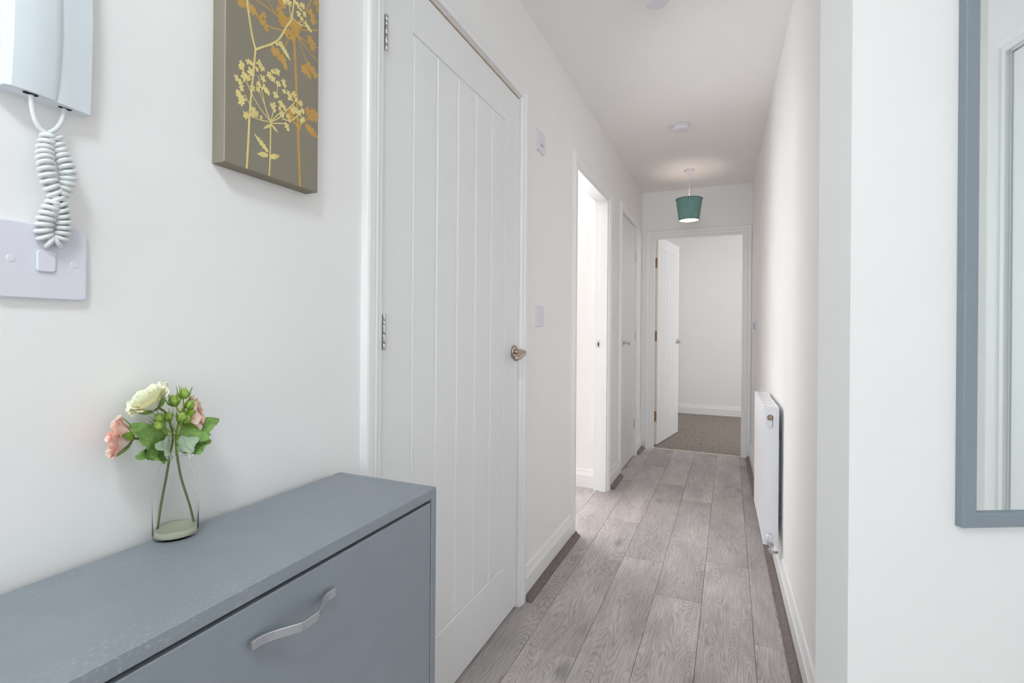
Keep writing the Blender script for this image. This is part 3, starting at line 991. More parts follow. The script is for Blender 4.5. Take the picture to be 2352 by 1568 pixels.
# spray with the cream and the left pink rose
s1 = empty('flower_spray', (VX, VY, VZ + 0.0125))
sl = lambda p: tuple(Vector(p) - s1.location)
fork = (-0.722, 0.4555, 0.902)
link('stem', tube_mesh('stem', smooth_path([sl((-0.7335, 0.4462, VZ + 0.0145)), sl((-0.730, 0.4485, 0.83)), sl((-0.725, 0.4525, 0.87)), sl(fork)], 6), 0.0016, 8), M['stem'], s1)
link('stem', tube_mesh('stem', smooth_path([sl(fork), sl((-0.720, 0.458, 0.925)), sl((-0.716, 0.4505, 0.950)), sl((-0.713, 0.443, 0.963)), sl((-0.7125, 0.4345, 0.970))], 6), 0.0014, 8), M['stem'], s1)
link('stem', tube_mesh('stem', smooth_path([sl(fork), sl((-0.717, 0.440, 0.920)), sl((-0.713, 0.420, 0.930)), sl((-0.712, 0.402, 0.935))], 6), 0.0014, 8), M['stem'], s1)
rose(s1, sl((-0.7125, 0.4300, 0.9715)), (-0.05, -0.60, 0.72), 0.0238, M['cream_petal'], M['cream_petal'], 3, 1.0)
rose(s1, sl((-0.712, 0.4000, 0.936)), (-0.36, -0.90, 0.16), 0.0225, M['pink_petal'], M['deep_pink'], 5, 0.9)
leaf(s1, sl((-0.716, 0.449, 0.905)), sl((-0.700, 0.399, 0.955)), (0.85, -0.15, 0.45), 0.026, M['leaf'], 2, 0.35, 2)
leaf(s1, sl((-0.712, 0.452, 0.906)), sl((-0.690, 0.424, 0.925)), (0.7, -0.45, 0.5), 0.018, M['leafgrey'], 2, 0.5, 4)
leaf(s1, sl((-0.718, 0.449, 0.902)), sl((-0.698, 0.404, 0.916)), (0.75, 0.0, 0.65), 0.017, M['leaf'], 2, 0.45, 9)
tag(s1, 'artificial spray with a cream rose and a pink rose leaning left in the bottle', 'artificial flower')

# spray with the right pink rose and the green buds
s2 = empty('flower_spray', (VX, VY, VZ + 0.0125))
fork2 = (-0.720, 0.4635, 0.900)
link('stem', tube_mesh('stem', smooth_path([sl((-0.7145, 0.4855, VZ + 0.0145)), sl((-0.717, 0.480, 0.825)), sl((-0.721, 0.4705, 0.865)), sl(fork2)], 6), 0.0016, 8), M['stem'], s2)
link('stem', tube_mesh('stem', smooth_path([sl(fork2), sl((-0.719, 0.462, 0.925)), sl((-0.716, 0.4645, 0.950)), sl((-0.715, 0.466, 0.962))], 6), 0.0017, 8), M['stem_green'], s2)
link('stem', tube_mesh('stem', smooth_path([sl(fork2), sl((-0.724, 0.470, 0.925)), sl((-0.729, 0.478, 0.941)), sl((-0.729, 0.482, 0.946))], 6), 0.0014, 8), M['stem'], s2)
rose(s2, sl((-0.7265, 0.4765, 0.951)), (0.40, 0.85, 0.16), 0.0225, M['pink_petal'], M['pink_petal'], 8, 1.05)
BUDS = [((-0.715, 0.456, 0.977), 0.0072), ((-0.716, 0.4705, 0.985), 0.0068), ((-0.710, 0.4765, 0.969), 0.0062), ((-0.712, 0.4465, 0.956), 0.0058),
        ((-0.712, 0.4345, 0.956), 0.0060), ((-0.707, 0.4305, 0.947), 0.0062), ((-0.709, 0.4625, 0.953), 0.0064), ((-0.712, 0.4705, 0.949), 0.0060)]
HUB = {0: (-0.715, 0.4655, 0.960), 1: (-0.715, 0.4655, 0.960), 2: (-0.715, 0.4655, 0.960), 3: (-0.718, 0.4615, 0.932), 4: (-0.7175, 0.4605, 0.928), 5: (-0.7175, 0.4605, 0.926), 6: (-0.717, 0.463, 0.944), 7: (-0.717, 0.463, 0.944)}
for i, (p, r) in enumerate(BUDS):
    hub = Vector(HUB[i]); q = Vector(p)
    ax = (q - hub).normalized() + Vector((0, 0, 0.6))
    end = q - ax.normalized() * r
    mid = (hub + end) / 2 + Vector((0.002, 0, -0.004))
    link('stem', tube_mesh('stem', smooth_path([sl(hub), sl(mid), sl(end)], 5), 0.0009, 6), M['stem_green'], s2)
    bud(s2, sl(p), ax, r, 40 + i)
leaf(s2, sl((-0.715, 0.459, 0.918)), sl((-0.699, 0.513, 0.947)), (0.75, -0.35, 0.55), 0.021, M['leaf'], 2, 0.3, 3)
leaf(s2, sl((-0.714, 0.464, 0.905)), sl((-0.694, 0.496, 0.918)), (0.75, -0.2, 0.6), 0.017, M['leaf'], 2, 0.4, 6)
leaf(s2, sl((-0.708, 0.456, 0.908)), sl((-0.690, 0.474, 0.924)), (0.8, -0.3, 0.4), 0.014, M['leafgrey'], 2, 0.4, 7)
tag(s2, 'artificial spray with green buds and a pink rose leaning right in the bottle', 'artificial flower')

# ------------------------------------------------------------------ entry phone with its coiled cord
ph = empty('entry_phone', (WX, 0.322, 1.345))
PH_Y0, PH_Y1, PH_H = 0.279, 0.365, 0.215


def loft(name, sections, m, parent, smooth=True):
    """closed rings (lists of points, same count) joined up, capped"""
    vs = [p for s in sections for p in s]
    n = len(sections[0])
    fs = []
    for i in range(len(sections) - 1):
        for k in range(n):
            l = (k + 1) % n
            fs.append((i * n + k, i * n + l, (i + 1) * n + l, (i + 1) * n + k))
    fs += [tuple(range(n)), tuple(range((len(sections) - 1) * n, len(sections) * n))]
    me = mesh_from(name, vs, fs, smooth)
    o = link(name, me, m, parent)
    if smooth:
        mod = o.modifiers.new('edges', 'EDGE_SPLIT'); mod.split_angle = math.radians(34)
    return o


# base: a shallow tray whose right side slopes to the wall
secs = []
for z, g in ((0.0, 0.0), (0.02, 0.001), (0.11, 0.004), (0.19, 0.001), (PH_H, -0.002)):
    y0, y1 = PH_Y0 - 0.322 - 0.004, PH_Y1 - 0.322
    secs.append([(0, y0, z), (0.014 + g, y0, z), (0.017 + g, y0 + 0.004, z), (0.024 + g, 0.010, z), (0.0225 + g, 0.016, z), (0.018 + g, y1 - 0.001, z), (0.017 + g, y1, z), (0, y1, z)])
loft('base', secs, M['phone'], ph)
# handset: long convex grip on the left two thirds of the base
secs = []
nsec = 14
for i in range(nsec + 1):
    v = i / nsec
    z = 0.0006 + (PH_H - 0.001) * v
    swell = 0.0065 * math.sin(math.pi * min(1, v * 1.15)) ** 0.8 + 0.002 * v
    ring = [(0.012, PH_Y0 - 0.322 + 0.0005, z)]
    for k in range(11):
        u = k / 10
        y = PH_Y0 - 0.322 + 0.0005 + u * 0.0525
        x = 0.0268 + swell + 0.0035 * math.sin(math.pi * u) - 0.0035 * u - (0.004 if k in (0, 10) else 0)
        ring.append((x, y, z))
    ring.append((0.012, PH_Y0 - 0.322 + 0.053, z))
    secs.append(ring)
loft('handset', secs, M['phone'], ph)
for (yy, xx) in ((0.304, 0.0215), (0.3405, 0.0125)):
    c = link('cord_socket', box_mesh('cord_socket', [((xx - 0.0022, yy - 0.322 - 0.0065, -0.0009), (xx + 0.0022, yy - 0.322 + 0.0065, 0.0012))], 0.0006, 1), M['dark'], ph)
# coiled cord
RS = [(0.3395, 1.344), (0.3385, 1.336), (0.333, 1.322), (0.327, 1.313)]
RC = [(0.3254, 1.3091), (0.3326, 1.2883), (0.3370, 1.2687), (0.3371, 1.2530), (0.3308, 1.2357), (0.3226, 1.2157), (0.3187, 1.1970), (0.3215, 1.1850), (0.3280, 1.1805)]
LC = [(0.3280, 1.1805), (0.3345, 1.1850), (0.3370, 1.2000), (0.3345, 1.2160), (0.3280, 1.2320), (0.3205, 1.2470), (0.3175, 1.2640), (0.3185, 1.2850), (0.3225, 1.3040)]
LS = [(0.3160, 1.3065), (0.3095, 1.3145), (0.3060, 1.3290), (0.3045, 1.344)]
centre = []
allp = RC + LC[1:]
nR = len(RC)
for i, (y, z) in enumerate(allp):
    v = i / (len(allp) - 1)
    front = 0.0195 + (0.006 * math.sin(v * math.pi * 2 * 1.5) if 0.1 < v < 0.9 else 0)
    centre.append((WX + front, y, z))
cen = smooth_path(centre, 60)
# arc length
acc = [0.0]
for a, b in zip(cen[:-1], cen[1:]):
    acc.append(acc[-1] + (b - a).length)
PITCH, CR, WR = 0.0068, 0.0066, 0.0026
helix = []
tot = acc[-1]
steps = int(tot / PITCH * 22)
j = 0
pu = Vector((1, 0, 0))
for s in range(steps + 1):
    d = tot * s / steps
    while j < len(acc) - 2 and acc[j + 1] < d:
        j += 1
    f = (d - acc[j]) / max(1e-9, acc[j + 1] - acc[j])
    p = cen[j].lerp(cen[j + 1], f)
    t = (cen[min(j + 2, len(cen) - 1)] - cen[max(j - 1, 0)]).normalized()
    pu = (pu - t * pu.dot(t)).normalized()
    sd = t.cross(pu)
    a = 2 * math.pi * d / PITCH
    helix.append(p + (pu * math.cos(a) + sd * math.sin(a)) * CR)
run_in = smooth_path([(WX + 0.0125, *RS[0]), (WX + 0.0135, *RS[1]), (WX + 0.018, *RS[2]), (WX + 0.022, *RS[3]), helix[4]], 8)
run_out = smooth_path([helix[-4], (WX + 0.022, *LS[0]), (WX + 0.021, *LS[1]), (WX + 0.0205, *LS[2]), (WX + 0.0215, *LS[3])], 8)
cpts = run_in[:-1] + helix[4:-4] + run_out[:]
cd = link('cord', tube_mesh('cord', [Vector(p) - Vector(ph.location) for p in cpts], WR, 8), M['cord'], ph)
cd['label'] = 'coiled white handset cord hanging in a loop'
tag(ph, 'pale wall entry phone with a coiled cord above the fused switch plate', 'entry phone')


# ------------------------------------------------------------------ wall plates
def rounded_rect(w, h, r, n=5):
    pts = []
    for cx, cy, a0 in ((w / 2 - r, h / 2 - r, 0), (-w / 2 + r, h / 2 - r, 90), (-w / 2 + r, -h / 2 + r, 180), (w / 2 - r, -h / 2 + r, 270)):
        for k in range(n + 1):
            a = math.radians(a0 + 90 * k / n)
            pts.append((cx + r * math.cos(a), cy + r * math.sin(a)))
    return pts


def plate_piece(name, w, h, r, x0, x1, m, parent, loc=(0, 0, 0), inset=0.0015):
    """rounded plate in the y-z plane, back at x0, front at x1 with a chamfered edge"""
    rings = [[(x0, a, b) for a, b in rounded_rect(w, h, r)], [(x1 - inset * 0.7, a, b) for a, b in rounded_rect(w, h, r)],
             [(x1, a, b) for a, b in rounded_rect(w - inset * 2, h - inset * 2, max(0.0004, r - inset))]]
    vs = [p for s in rings for p in s]
    n = len(rings[0])
    fs = []
    for i in range(2):
        for k in range(n):
            l = (k + 1) % n
            fs.append((i * n + k, i * n + l, (i + 1) * n + l, (i + 1) * n + k))
    fs += [tuple(range(n)), tuple(range(2 * n, 3 * n))]
    o = link(name, mesh_from(name, vs, fs), m, parent)
    o.location = loc
    return o


fp = empty('switch_plate', (WX, 0.3235, 1.1565))
plate_piece('faceplate', 0.0865, 0.088, 0.006, 0.0, 0.0085, M['plate'], fp)
plate_piece('rocker_surround', 0.0205, 0.0285, 0.0045, 0.0075, 0.0088, M['phone_under'], fp, (0, 0.0005, 0.001), 0.0003)
plate_piece('rocker', 0.0180, 0.0260, 0.004, 0.0075, 0.0115, M['plate'], fp, (0, 0.001, 0.0012), 0.0010)
for yy in (-0.0302, 0.0302):
    plate_piece('screw_cap', 0.0085, 0.0085, 0.0042, 0.0075, 0.0091, M['plastic'], fp, (0, yy, 0.0005), 0.0006)
tag(fp, 'pale lilac square switch plate under the entry phone', 'switch')


def light_switch(y, z, label, double):
    s = empty('light_switch', (WX, y, z))
    plate_piece('faceplate', 0.087, 0.087, 0.003, 0.0, 0.0095, M['plastic'], s, inset=0.0020)
    if double:
        plate_piece('toggle', 0.026, 0.022, 0.002, 0.008, 0.0115, M['plastic'], s, (0, -0.012, 0.012), 0.001)
        plate_piece('indicator', 0.030, 0.004, 0.001, 0.008, 0.0095, M['plate'], s, (0, 0.004, -0.014), 0.0005)
    else:
        plate_piece('rocker_surround', 0.016, 0.030, 0.001, 0.008, 0.0092, M['plate'], s, (0, 0.0, -0.002), 0.0004)
        r = plate_piece('rocker', 0.0135, 0.026, 0.001, 0.0, 0.0055, M['plastic'], s, (0.0080, 0.0, -0.003), 0.0012)
        r.rotation_euler = (0, math.radians(-9), 0)
    for yy in (-0.0302, 0.0302):
        plate_piece('screw_cap', 0.006, 0.006, 0.0029, 0.008, 0.0089, M['plastic'], s, (0, yy, 0.0), 0.0003)
    return tag(s, label, 'switch')


light_switch(2.022, 1.888, 'white isolator switch high on the left wall between the doorways', True)
light_switch(2.024, 1.141, 'white light switch at hand height on the left wall between the doorways', False)

# ------------------------------------------------------------------ canvas print
cv = empty('canvas_picture', (WX, 0.5375, 1.340))
CW, CH, CTH = 0.193, 0.60, 0.029
canvas = link('canvas', box_mesh('canvas', [((0.0, 0.0, 0.0), (CTH, CW, CH))], 0.0012, 2), M['canvas'], cv)
link('worn_edge', box_mesh('worn_edge', [((CTH - 0.0014, -0.00005, 0.002), (CTH - 0.0006, 0.0009, CH - 0.002))]), M['canvas_edge'], cv)
CREAM_STEMS = [[[(0.039,-0.0007),(0.0416,0.0472),(0.0436,0.0899),(0.0468,0.129),(0.0501,0.1643),(0.0534,0.1998),(0.0534,0.2061)],0.00186],[[(0.0534,0.204),(0.0472,0.2218),(0.0409,0.2519),(0.0372,0.2747),(0.0338,0.31),(0.0317,0.3583)],0.00186],[[(0.0534,0.2019),(0.0657,0.2125),(0.0847,0.2279),(0.1018,0.247),(0.118,0.2784),(0.1278,0.2976),(0.1345,0.3477)],0.00164],[[(0.0825,-0.0008),(0.084,0.0314),(0.0847,0.0952)],0.00143],[[(0.0847,0.0941),(0.0668,0.09),(0.0472,0.0892),(0.0389,0.0901)],0.00088],[[(0.0847,0.0941),(0.0642,0.1087),(0.0493,0.1238),(0.0372,0.1415)],0.00088],[[(0.0847,0.0941),(0.0703,0.1221),(0.0627,0.136)],0.00088],[[(0.0847,0.0941),(0.0742,0.1129),(0.0689,0.1344),(0.0587,0.162)],0.00077],[[(0.0847,0.0941),(0.0903,0.115),(0.0923,0.1247)],0.00088],[[(0.0847,0.0941),(0.0978,0.1103),(0.1085,0.1224)],0.00088],[[(0.0847,0.0941),(0.1032,0.109),(0.1223,0.1325),(0.1364,0.1499)],0.00099],[[(0.0847,0.0919),(0.1087,0.1006),(0.1198,0.103)],0.0011],[[(0.1086,0.1089),(0.1253,0.112),(0.1367,0.1211),(0.1513,0.1373)],0.00099],[[(0.0974,0.149),(0.0985,0.1695)],0.00077],[[(0.0339,0.1192),(0.0471,0.1039)],0.00088],[[(0.0325,0.1393),(0.0324,0.1558),(0.0288,0.1665)],0.00088],[[(0.1292,0.2984),(0.1467,0.2968),(0.1679,0.304)],0.00099],[[(0.1263,0.2991),(0.1219,0.3148)],0.00099]]
CREAM_FLORETS = [(0.0288,0.1665,0.00559),(0.0273,0.1606,0.00473),(0.0404,0.1753,0.00516),(0.0464,0.1762,0.0043),(0.0199,0.1397,0.00559),(0.0257,0.1362,0.00473),(0.0336,0.1481,0.00731),(0.04,0.149,0.00516),(0.028,0.129,0.00473),(0.0292,0.1254,0.00387),(0.0224,0.1173,0.00516),(0.0263,0.1128,0.00731),(0.0282,0.1044,0.00688),(0.0316,0.111,0.00559),(0.0372,0.0884,0.00559),(0.0359,0.0837,0.00473),(0.0507,0.1011,0.00559),(0.0544,0.0963,0.00645),(0.0484,0.0918,0.0043),(0.0655,0.0947,0.00344),(0.0453,0.162,0.00731),(0.0492,0.1364,0.00559),(0.0601,0.1477,0.00516),(0.0589,0.1386,0.00473),(0.0713,0.1463,0.00688),(0.0778,0.1426,0.00516),(0.061,0.1823,0.00645),(0.066,0.1783,0.00602),(0.0561,0.1714,0.0043),(0.0687,0.1613,0.00645),(0.0814,0.1726,0.00688),(0.0891,0.1828,0.00516),(0.097,0.1866,0.00602),(0.0892,0.1697,0.00602),(0.0999,0.1668,0.00559),(0.1107,0.1751,0.00516),(0.1135,0.1696,0.0043),(0.0948,0.1445,0.00602),(0.0896,0.1247,0.00645),(0.091,0.1197,0.00516),(0.1056,0.1347,0.00602),(0.1125,0.1308,0.00559),(0.1136,0.1595,0.00516),(0.122,0.1609,0.00473),(0.1263,0.1536,0.00731),(0.1349,0.1631,0.00602),(0.1393,0.1557,0.00516),(0.1497,0.1531,0.00559),(0.1337,0.1349,0.00774),(0.1454,0.135,0.00731),(0.1543,0.1409,0.00516),(0.1559,0.1262,0.00516),(0.1515,0.121,0.0043),(0.1224,0.1178,0.00516),(0.1239,0.1115,0.00387),(0.1184,0.1003,0.00602),(0.1213,0.0956,0.0043),(0.1085,0.1179,0.00559),(0.1086,0.1157,0.00473),(0.103,0.1246,0.00387),(0.1121,0.318,0.00559),(0.1218,0.3216,0.00645),(0.1346,0.3305,0.00516),(0.1419,0.3291,0.00559),(0.1523,0.3341,0.00559),(0.1479,0.3244,0.00473),(0.1436,0.3137,0.00559),(0.157,0.3215,0.00516),(0.1511,0.3087,0.00473),(0.1602,0.3056,0.00559),(0.1663,0.3019,0.00516),(0.1717,0.2989,0.00387),(0.1277,0.2999,0.00387),(0.0966,0.2353,0.00559),(0.1046,0.2384,0.00516)]
CREAM_LEAVES = [((0.086,0.0902),(0.07,0.077),0.00522),((0.086,0.0902),(0.1007,0.0813),0.00522),((0.08,0.041),(0.0523,0.0626),0.00895),((0.0801,0.0356),(0.0587,0.0308),0.00969),((0.084,0.0336),(0.1038,0.0422),0.00969),((0.1019,0.2403),(0.1257,0.2198),0.00969)]
GOLD_STEMS = [[[(0.1497,-0.0012),(0.1479,0.0376),(0.1454,0.0789),(0.1442,0.1065),(0.1407,0.161),(0.1339,0.2596)],0.00252],[[(0.1294,0.2756),(0.1071,0.2644),(0.0858,0.257),(0.0729,0.2552)],0.00132],[[(0.1237,0.2816),(0.1015,0.2825),(0.0803,0.2856),(0.0551,0.2856)],0.00121],[[(0.1236,0.2861),(0.0961,0.2861),(0.0802,0.2943),(0.0749,0.3063)],0.00121],[[(0.144,0.2673),(0.1532,0.251),(0.164,0.2352)],0.0011],[[(0.1455,0.2705),(0.1683,0.2588),(0.1955,0.2483)],0.0011],[[(0.1469,0.2736),(0.1713,0.2735),(0.1952,0.2763)],0.00099],[[(0.1409,0.2831),(0.1948,0.3122)],0.0011],[[(0.1467,0.2992),(0.1644,0.3378),(0.1735,0.3576)],0.00132],[[(0.1238,0.2634),(0.1129,0.2371)],0.00099],[[(0.1739,0.3265),(0.1947,0.3239)],0.00099],[[(0.1442,0.1111),(0.1253,0.1154),(0.1196,0.1246)],0.00154],[[(0.1456,0.1105),(0.1635,0.128),(0.1853,0.1461)],0.00154]]
GOLD_FLORETS = [(0.0268,0.2653,0.0086),(0.0326,0.2647,0.00645),(0.042,0.2672,0.00903),(0.0504,0.2627,0.00774),(0.0628,0.2592,0.00774),(0.0702,0.2678,0.00645),(0.0703,0.256,0.00731),(0.0742,0.2495,0.00559),(0.1014,0.2958,0.0086),(0.1082,0.2887,0.00989),(0.107,0.2789,0.0086),(0.1111,0.2768,0.00731),(0.1067,0.3102,0.0086),(0.1293,0.2847,0.0129),(0.121,0.2664,0.00989),(0.1381,0.2758,0.01075),(0.1296,0.2619,0.00731),(0.1438,0.2929,0.0086),(0.0927,0.22,0.00946),(0.0994,0.2167,0.00903),(0.109,0.2159,0.00774),(0.1132,0.2079,0.00645),(0.1154,0.2022,0.00473),(0.1595,0.2188,0.00903),(0.1686,0.2303,0.0086),(0.178,0.2277,0.0086),(0.1845,0.221,0.00688),(0.1688,0.2137,0.00645),(0.1738,0.3313,0.0086),(0.1771,0.32,0.00774),(0.1846,0.357,0.0086),(0.1896,0.3478,0.00645),(0.1926,0.3691,0.00645),(0.1712,0.2819,0.00731),(0.1775,0.278,0.00731),(0.176,0.2688,0.00602),(0.1664,0.1458,0.00817),(0.1727,0.1387,0.0086),(0.1804,0.149,0.00774),(0.1885,0.1474,0.00731),(0.1853,0.1389,0.00602),(0.1252,0.1268,0.00774),(0.1295,0.1194,0.00731),(0.1456,0.1105,0.00645)]
GOLD_LEAVES = [((0.1606,0.1197),(0.1938,0.1042),0.01491)]


def print_mesh(name, stems, florets, leaves, x, seed):
    rr = random.Random(seed)
    vs, fs = [], []
    cnt = [0]

    def poly(pts):
        cnt[0] += 1
        i = len(vs)
        xx = x + (cnt[0] % 40) * 2e-6
        for a, b in pts:
            vs.append((xx, min(max(a, 0.0008), CW - 0.0006), min(max(b, 0.0006), CH - 0.001)))
        fs.append(tuple(range(i, i + len(pts))))
    for pts, hw in stems:
        sp_ = [(p.x, p.y) for p in smooth_path([(a, b, 0) for a, b in pts], 6)]
        for k in range(len(sp_) - 1):
            (a, b), (c, d) = sp_[k], sp_[k + 1]
            l = math.hypot(c - a, d - b) or 1e-6
            nx, ny = -(d - b) / l * hw, (c - a) / l * hw
            ex, ey = (c - a) / l * hw * 0.25, (d - b) / l * hw * 0.25
            poly([(a + nx - ex, b + ny - ey), (a - nx - ex, b - ny - ey), (c - nx + ex, d - ny + ey), (c + nx + ex, d + ny + ey)])
    for a, b, r in florets:
        # little five petalled floret: a core and uneven lobes
        a0 = rr.uniform(0, 6.28)
        n = rr.choice((4, 5, 5, 6))
        poly([(a + 0.5 * r * math.cos(k * math.pi / 4), b + 0.5 * r * math.sin(k * math.pi / 4)) for k in range(8)])
        for k in range(n):
            t = a0 + 2 * math.pi * k / n + rr.uniform(-0.25, 0.25)
            rl = r * rr.uniform(0.28, 0.44)
            ca, cb_ = a + math.cos(t) * r * 0.62, b + math.sin(t) * r * 0.62
            el = rr.uniform(1.0, 1.5)
            pts = []
            for q in range(9):
                w = 2 * math.pi * q / 9
                u, v = math.cos(w) * rl * el, math.sin(w) * rl
                pts.append((ca + u * math.cos(t) - v * math.sin(t), cb_ + u * math.sin(t) + v * math.cos(t)))
            poly(pts)
    for (a, b), (c, d), w in leaves:
        l = math.hypot(c - a, d - b)
        tx, ty = (c - a) / l, (d - b) / l
        n = 10
        prev = None
        for k in range(n + 1):
            v = k / n
            hw = w * 0.55 * math.sin(math.pi * min(1, 0.12 + 0.88 * v)) * (1.0 if k % 2 else 0.62) + w * 0.03
            p = (a + tx * l * v, b + ty * l * v)
            cur = ((p[0] - ty * hw, p[1] + tx * hw), (p[0] + ty * hw, p[1] - tx * hw))
            if prev:
                poly([prev[0], prev[1], cur[1], cur[0]])
            prev = cur
    me = bpy.data.meshes.new(name)
    me.from_pydata(vs, [], fs)
    bm = bmesh.new(); bm.from_mesh(me)
    for f in bm.faces:
        if f.normal.x < 0:
            f.normal_flip()
    bm.to_mesh(me); bm.free()
    return me


gp = link('gold_flower_print', print_mesh('gold_flower_print', GOLD_STEMS, GOLD_FLORETS, GOLD_LEAVES, CTH + 0.00015, 11), M['gold_ink'], cv)
gp['label'] = 'ochre gold printed cow parsley stems'
cp = link('cream_flower_print', print_mesh('cream_flower_print', CREAM_STEMS, CREAM_FLORETS, CREAM_LEAVES, CTH + 0.00035, 12), M['cream_ink'], cv)
cp['label'] = 'cream printed cow parsley stems'
tag(cv, 'tall taupe canvas with gold and cream flower print on the left wall', 'picture')


# ------------------------------------------------------------------ ceiling fittings
def alarm(loc, R, h, label):
    a = empty('smoke_alarm', loc)
    link('base', lathe_mesh('base', [(0.0, 0.0), (R, 0.0), (R, -0.008), (R * 0.97, -0.010), (0.0, -0.010)], 48), M['plastic'], a)
    link('cover', lathe_mesh('cover', [(R * 0.90, -0.010), (R * 0.93, -0.013), (R * 0.95, -0.018), (R * 0.93, -h * 0.72), (R * 0.86, -h * 0.88), (R * 0.70, -h * 0.97), (R * 0.45, -h), (0.0, -h)], 48), M['plastic'], a)
    t = link('test_button', lathe_mesh('test_button', [(R * 0.20, -h + 0.0005), (R * 0.20, -h - 0.0015), (R * 0.17, -h - 0.0022), (0.0, -h - 0.0022)], 24), M['plastic'], a)
    t.location = (0.02 * R, -R * 0.42, 0)
    l = link('indicator_light', lathe_mesh('indicator_light', [(0.0022, -h + 0.001), (0.0022, -h - 0.0006), (0.0, -h - 0.0008)], 10), M['dark'], a)
    l.location = (R * 0.50, -R * 0.30, 0.0015)
    return tag(a, label, 'smoke alarm')


alarm((-0.289, 3.265, H), 0.057, 0.036, 'round white smoke alarm on the ceiling in front of the teal pendant')
alarm((-0.263, 1.962, H), 0.046, 0.036, 'white domed ceiling alarm cut off by the top edge of the picture')

# pendant with the teal shade
pd = empty('pendant_lamp', (-0.303, 4.20, H))
link('ceiling_rose', lathe_mesh('ceiling_rose', [(0.0, 0.0), (0.042, 0.0), (0.042, -0.012), (0.037, -0.018), (0.020, -0.022), (0.008, -0.032), (0.0, -0.032)], 36), M['plastic'], pd)
link('flex', tube_mesh('flex', [(0, 0, -0.030), (0.001, 0, -0.12), (0, 0, -0.262)], 0.0032, 10), M['plastic'], pd)
ZT, ZB, RT, RB = -0.232, -0.398, 0.101, 0.076
sh = link('shade', lathe_mesh('shade', [(RT, ZT), (RB, ZB)], 72), M['shade'], pd)
link('shade_lining', lathe_mesh('shade_lining', [(RT - 0.0016, ZT), (RB - 0.0016, ZB)], 72), M['shade_in'], sh)
for rr_, zz in ((RT, ZT), (RB, ZB)):
    n = 60
    link('shade_rim', tube_mesh('shade_rim', [(rr_ * math.cos(2 * math.pi * k / n), rr_ * math.sin(2 * math.pi * k / n), zz) for k in range(n + 1)], 0.0022, 8, False), M['shade_rim'], sh)
link('lamp_holder', lathe_mesh('lamp_holder', [(0.0, -0.258), (0.014, -0.260), (0.017, -0.275), (0.017, -0.310), (0.0, -0.312)], 24), M['plastic'], pd)
for k in range(3):
    a = 2 * math.pi * k / 3
    link('shade_spoke', tube_mesh('shade_spoke', [(0.015 * math.cos(a), 0.015 * math.sin(a), -0.300), ((RT - 0.012) * math.cos(a), (RT - 0.012) * math.sin(a), -0.300)], 0.0014, 6), M['plastic'], pd)
link('bulb', lathe_mesh('bulb', [(0.012, -0.311), (0.014, -0.322), (0.026, -0.338), (0.030, -0.352), (0.026, -0.368), (0.014, -0.379), (0.0, -0.382)], 24), M['bulb'], pd)
tag(pd, 'ceiling pendant with a teal woven tapered shade near the bedroom doorway', 'pendant lamp')

# assumed flush entrance ceiling lamp, unseen behind the camera, added to brighten near walls
cl = empty('assumed_ceiling_lamp', (0.0, -0.45, H))
link('backplate', lathe_mesh('backplate', [(0.0, 0.0), (0.20, 0.0), (0.20, -0.018), (0.19, -0.022), (0.0, -0.022)], 48), M['plastic'], cl)
link('diffuser', lathe_mesh('diffuser', [(0.188, -0.022), (0.184, -0.045), (0.16, -0.062), (0.10, -0.072), (0.0, -0.075)], 48), M['opal'], cl)
tag(cl, 'assumed round opal ceiling lamp over the entrance, unseen, lighting the near walls', 'ceiling lamp')

# ------------------------------------------------------------------ radiator
ry0, ry1 = 2.440, 3.030
rd = empty('radiator', (RW(ry0), ry0, 0.158), math.atan(0.018))
RL = ry1 - ry0
RH = 0.600
XF, XB = -0.075, -0.015      # front and back faces, from the wall
link('front_panel', box_mesh('front_panel', [((XF, 0.004, 0.006), (XF + 0.010, RL - 0.004, RH - 0.012))], 0.003, 2), M['rad'], rd)
link('back_panel', box_mesh('back_panel', [((XB - 0.008, 0.004, 0.006), (XB, RL - 0.004, RH - 0.012))], 0.002, 1), M['rad'], rd)
# near end casing with its keyhole cut out: frame of four pieces around the opening
ez0, ez1, ex0, ex1 = 0.505, 0.566, -0.0625, -0.0370


def end_casing(y0, y1):
    bm_ = bmesh.new()
    outer_ = [(XF, 0.0), (XB, 0.0), (XB, RH), (XF, RH)]
    n = 20
    hole = []
    rx = (ex1 - ex0) / 2
    cxm = (ex0 + ex1) / 2
    for k in range(n):
        a = 2 * math.pi * k / n
        c_, s_ = math.cos(a), math.sin(a)
        hole.append((cxm + rx * c_, (ez1 - rx if s_ >= 0 else ez0 + rx) + rx * s_))
    rings = []
    for y in (y0, y1):
        ov = [bm_.verts.new((a, y, b)) for a, b in outer_]
        hv = [bm_.verts.new((a, y, b)) for a, b in hole]
        oe = [bm_.edges.new((ov[i], ov[(i + 1) % 4])) for i in range(4)]
        he = [bm_.edges.new((hv[i], hv[(i + 1) % n])) for i in range(n)]
        bmesh.ops.triangle_fill(bm_, edges=oe + he, use_beauty=True)
        rings.append((ov, hv))
    (o0, h0), (o1, h1) = rings
    for i in range(4):
        bm_.faces.new((o0[i], o0[(i + 1) % 4], o1[(i + 1) % 4], o1[i]))
    for i in range(n):
        bm_.faces.new((h0[i], h0[(i + 1) % n], h1[(i + 1) % n], h1[i]))
    bmesh.ops.recalc_face_normals(bm_, faces=bm_.faces)
    me = bpy.data.meshes.new('end_casing')
    bm_.to_mesh(me); bm_.free()
    return me


link('end_casing', end_casing(-0.0015, 0.0), M['rad'], rd)
link('end_casing', box_mesh('end_casing', [((XF, RL, 0), (XB, RL + 0.0015, RH))], 0.0005, 1), M['rad'], rd)
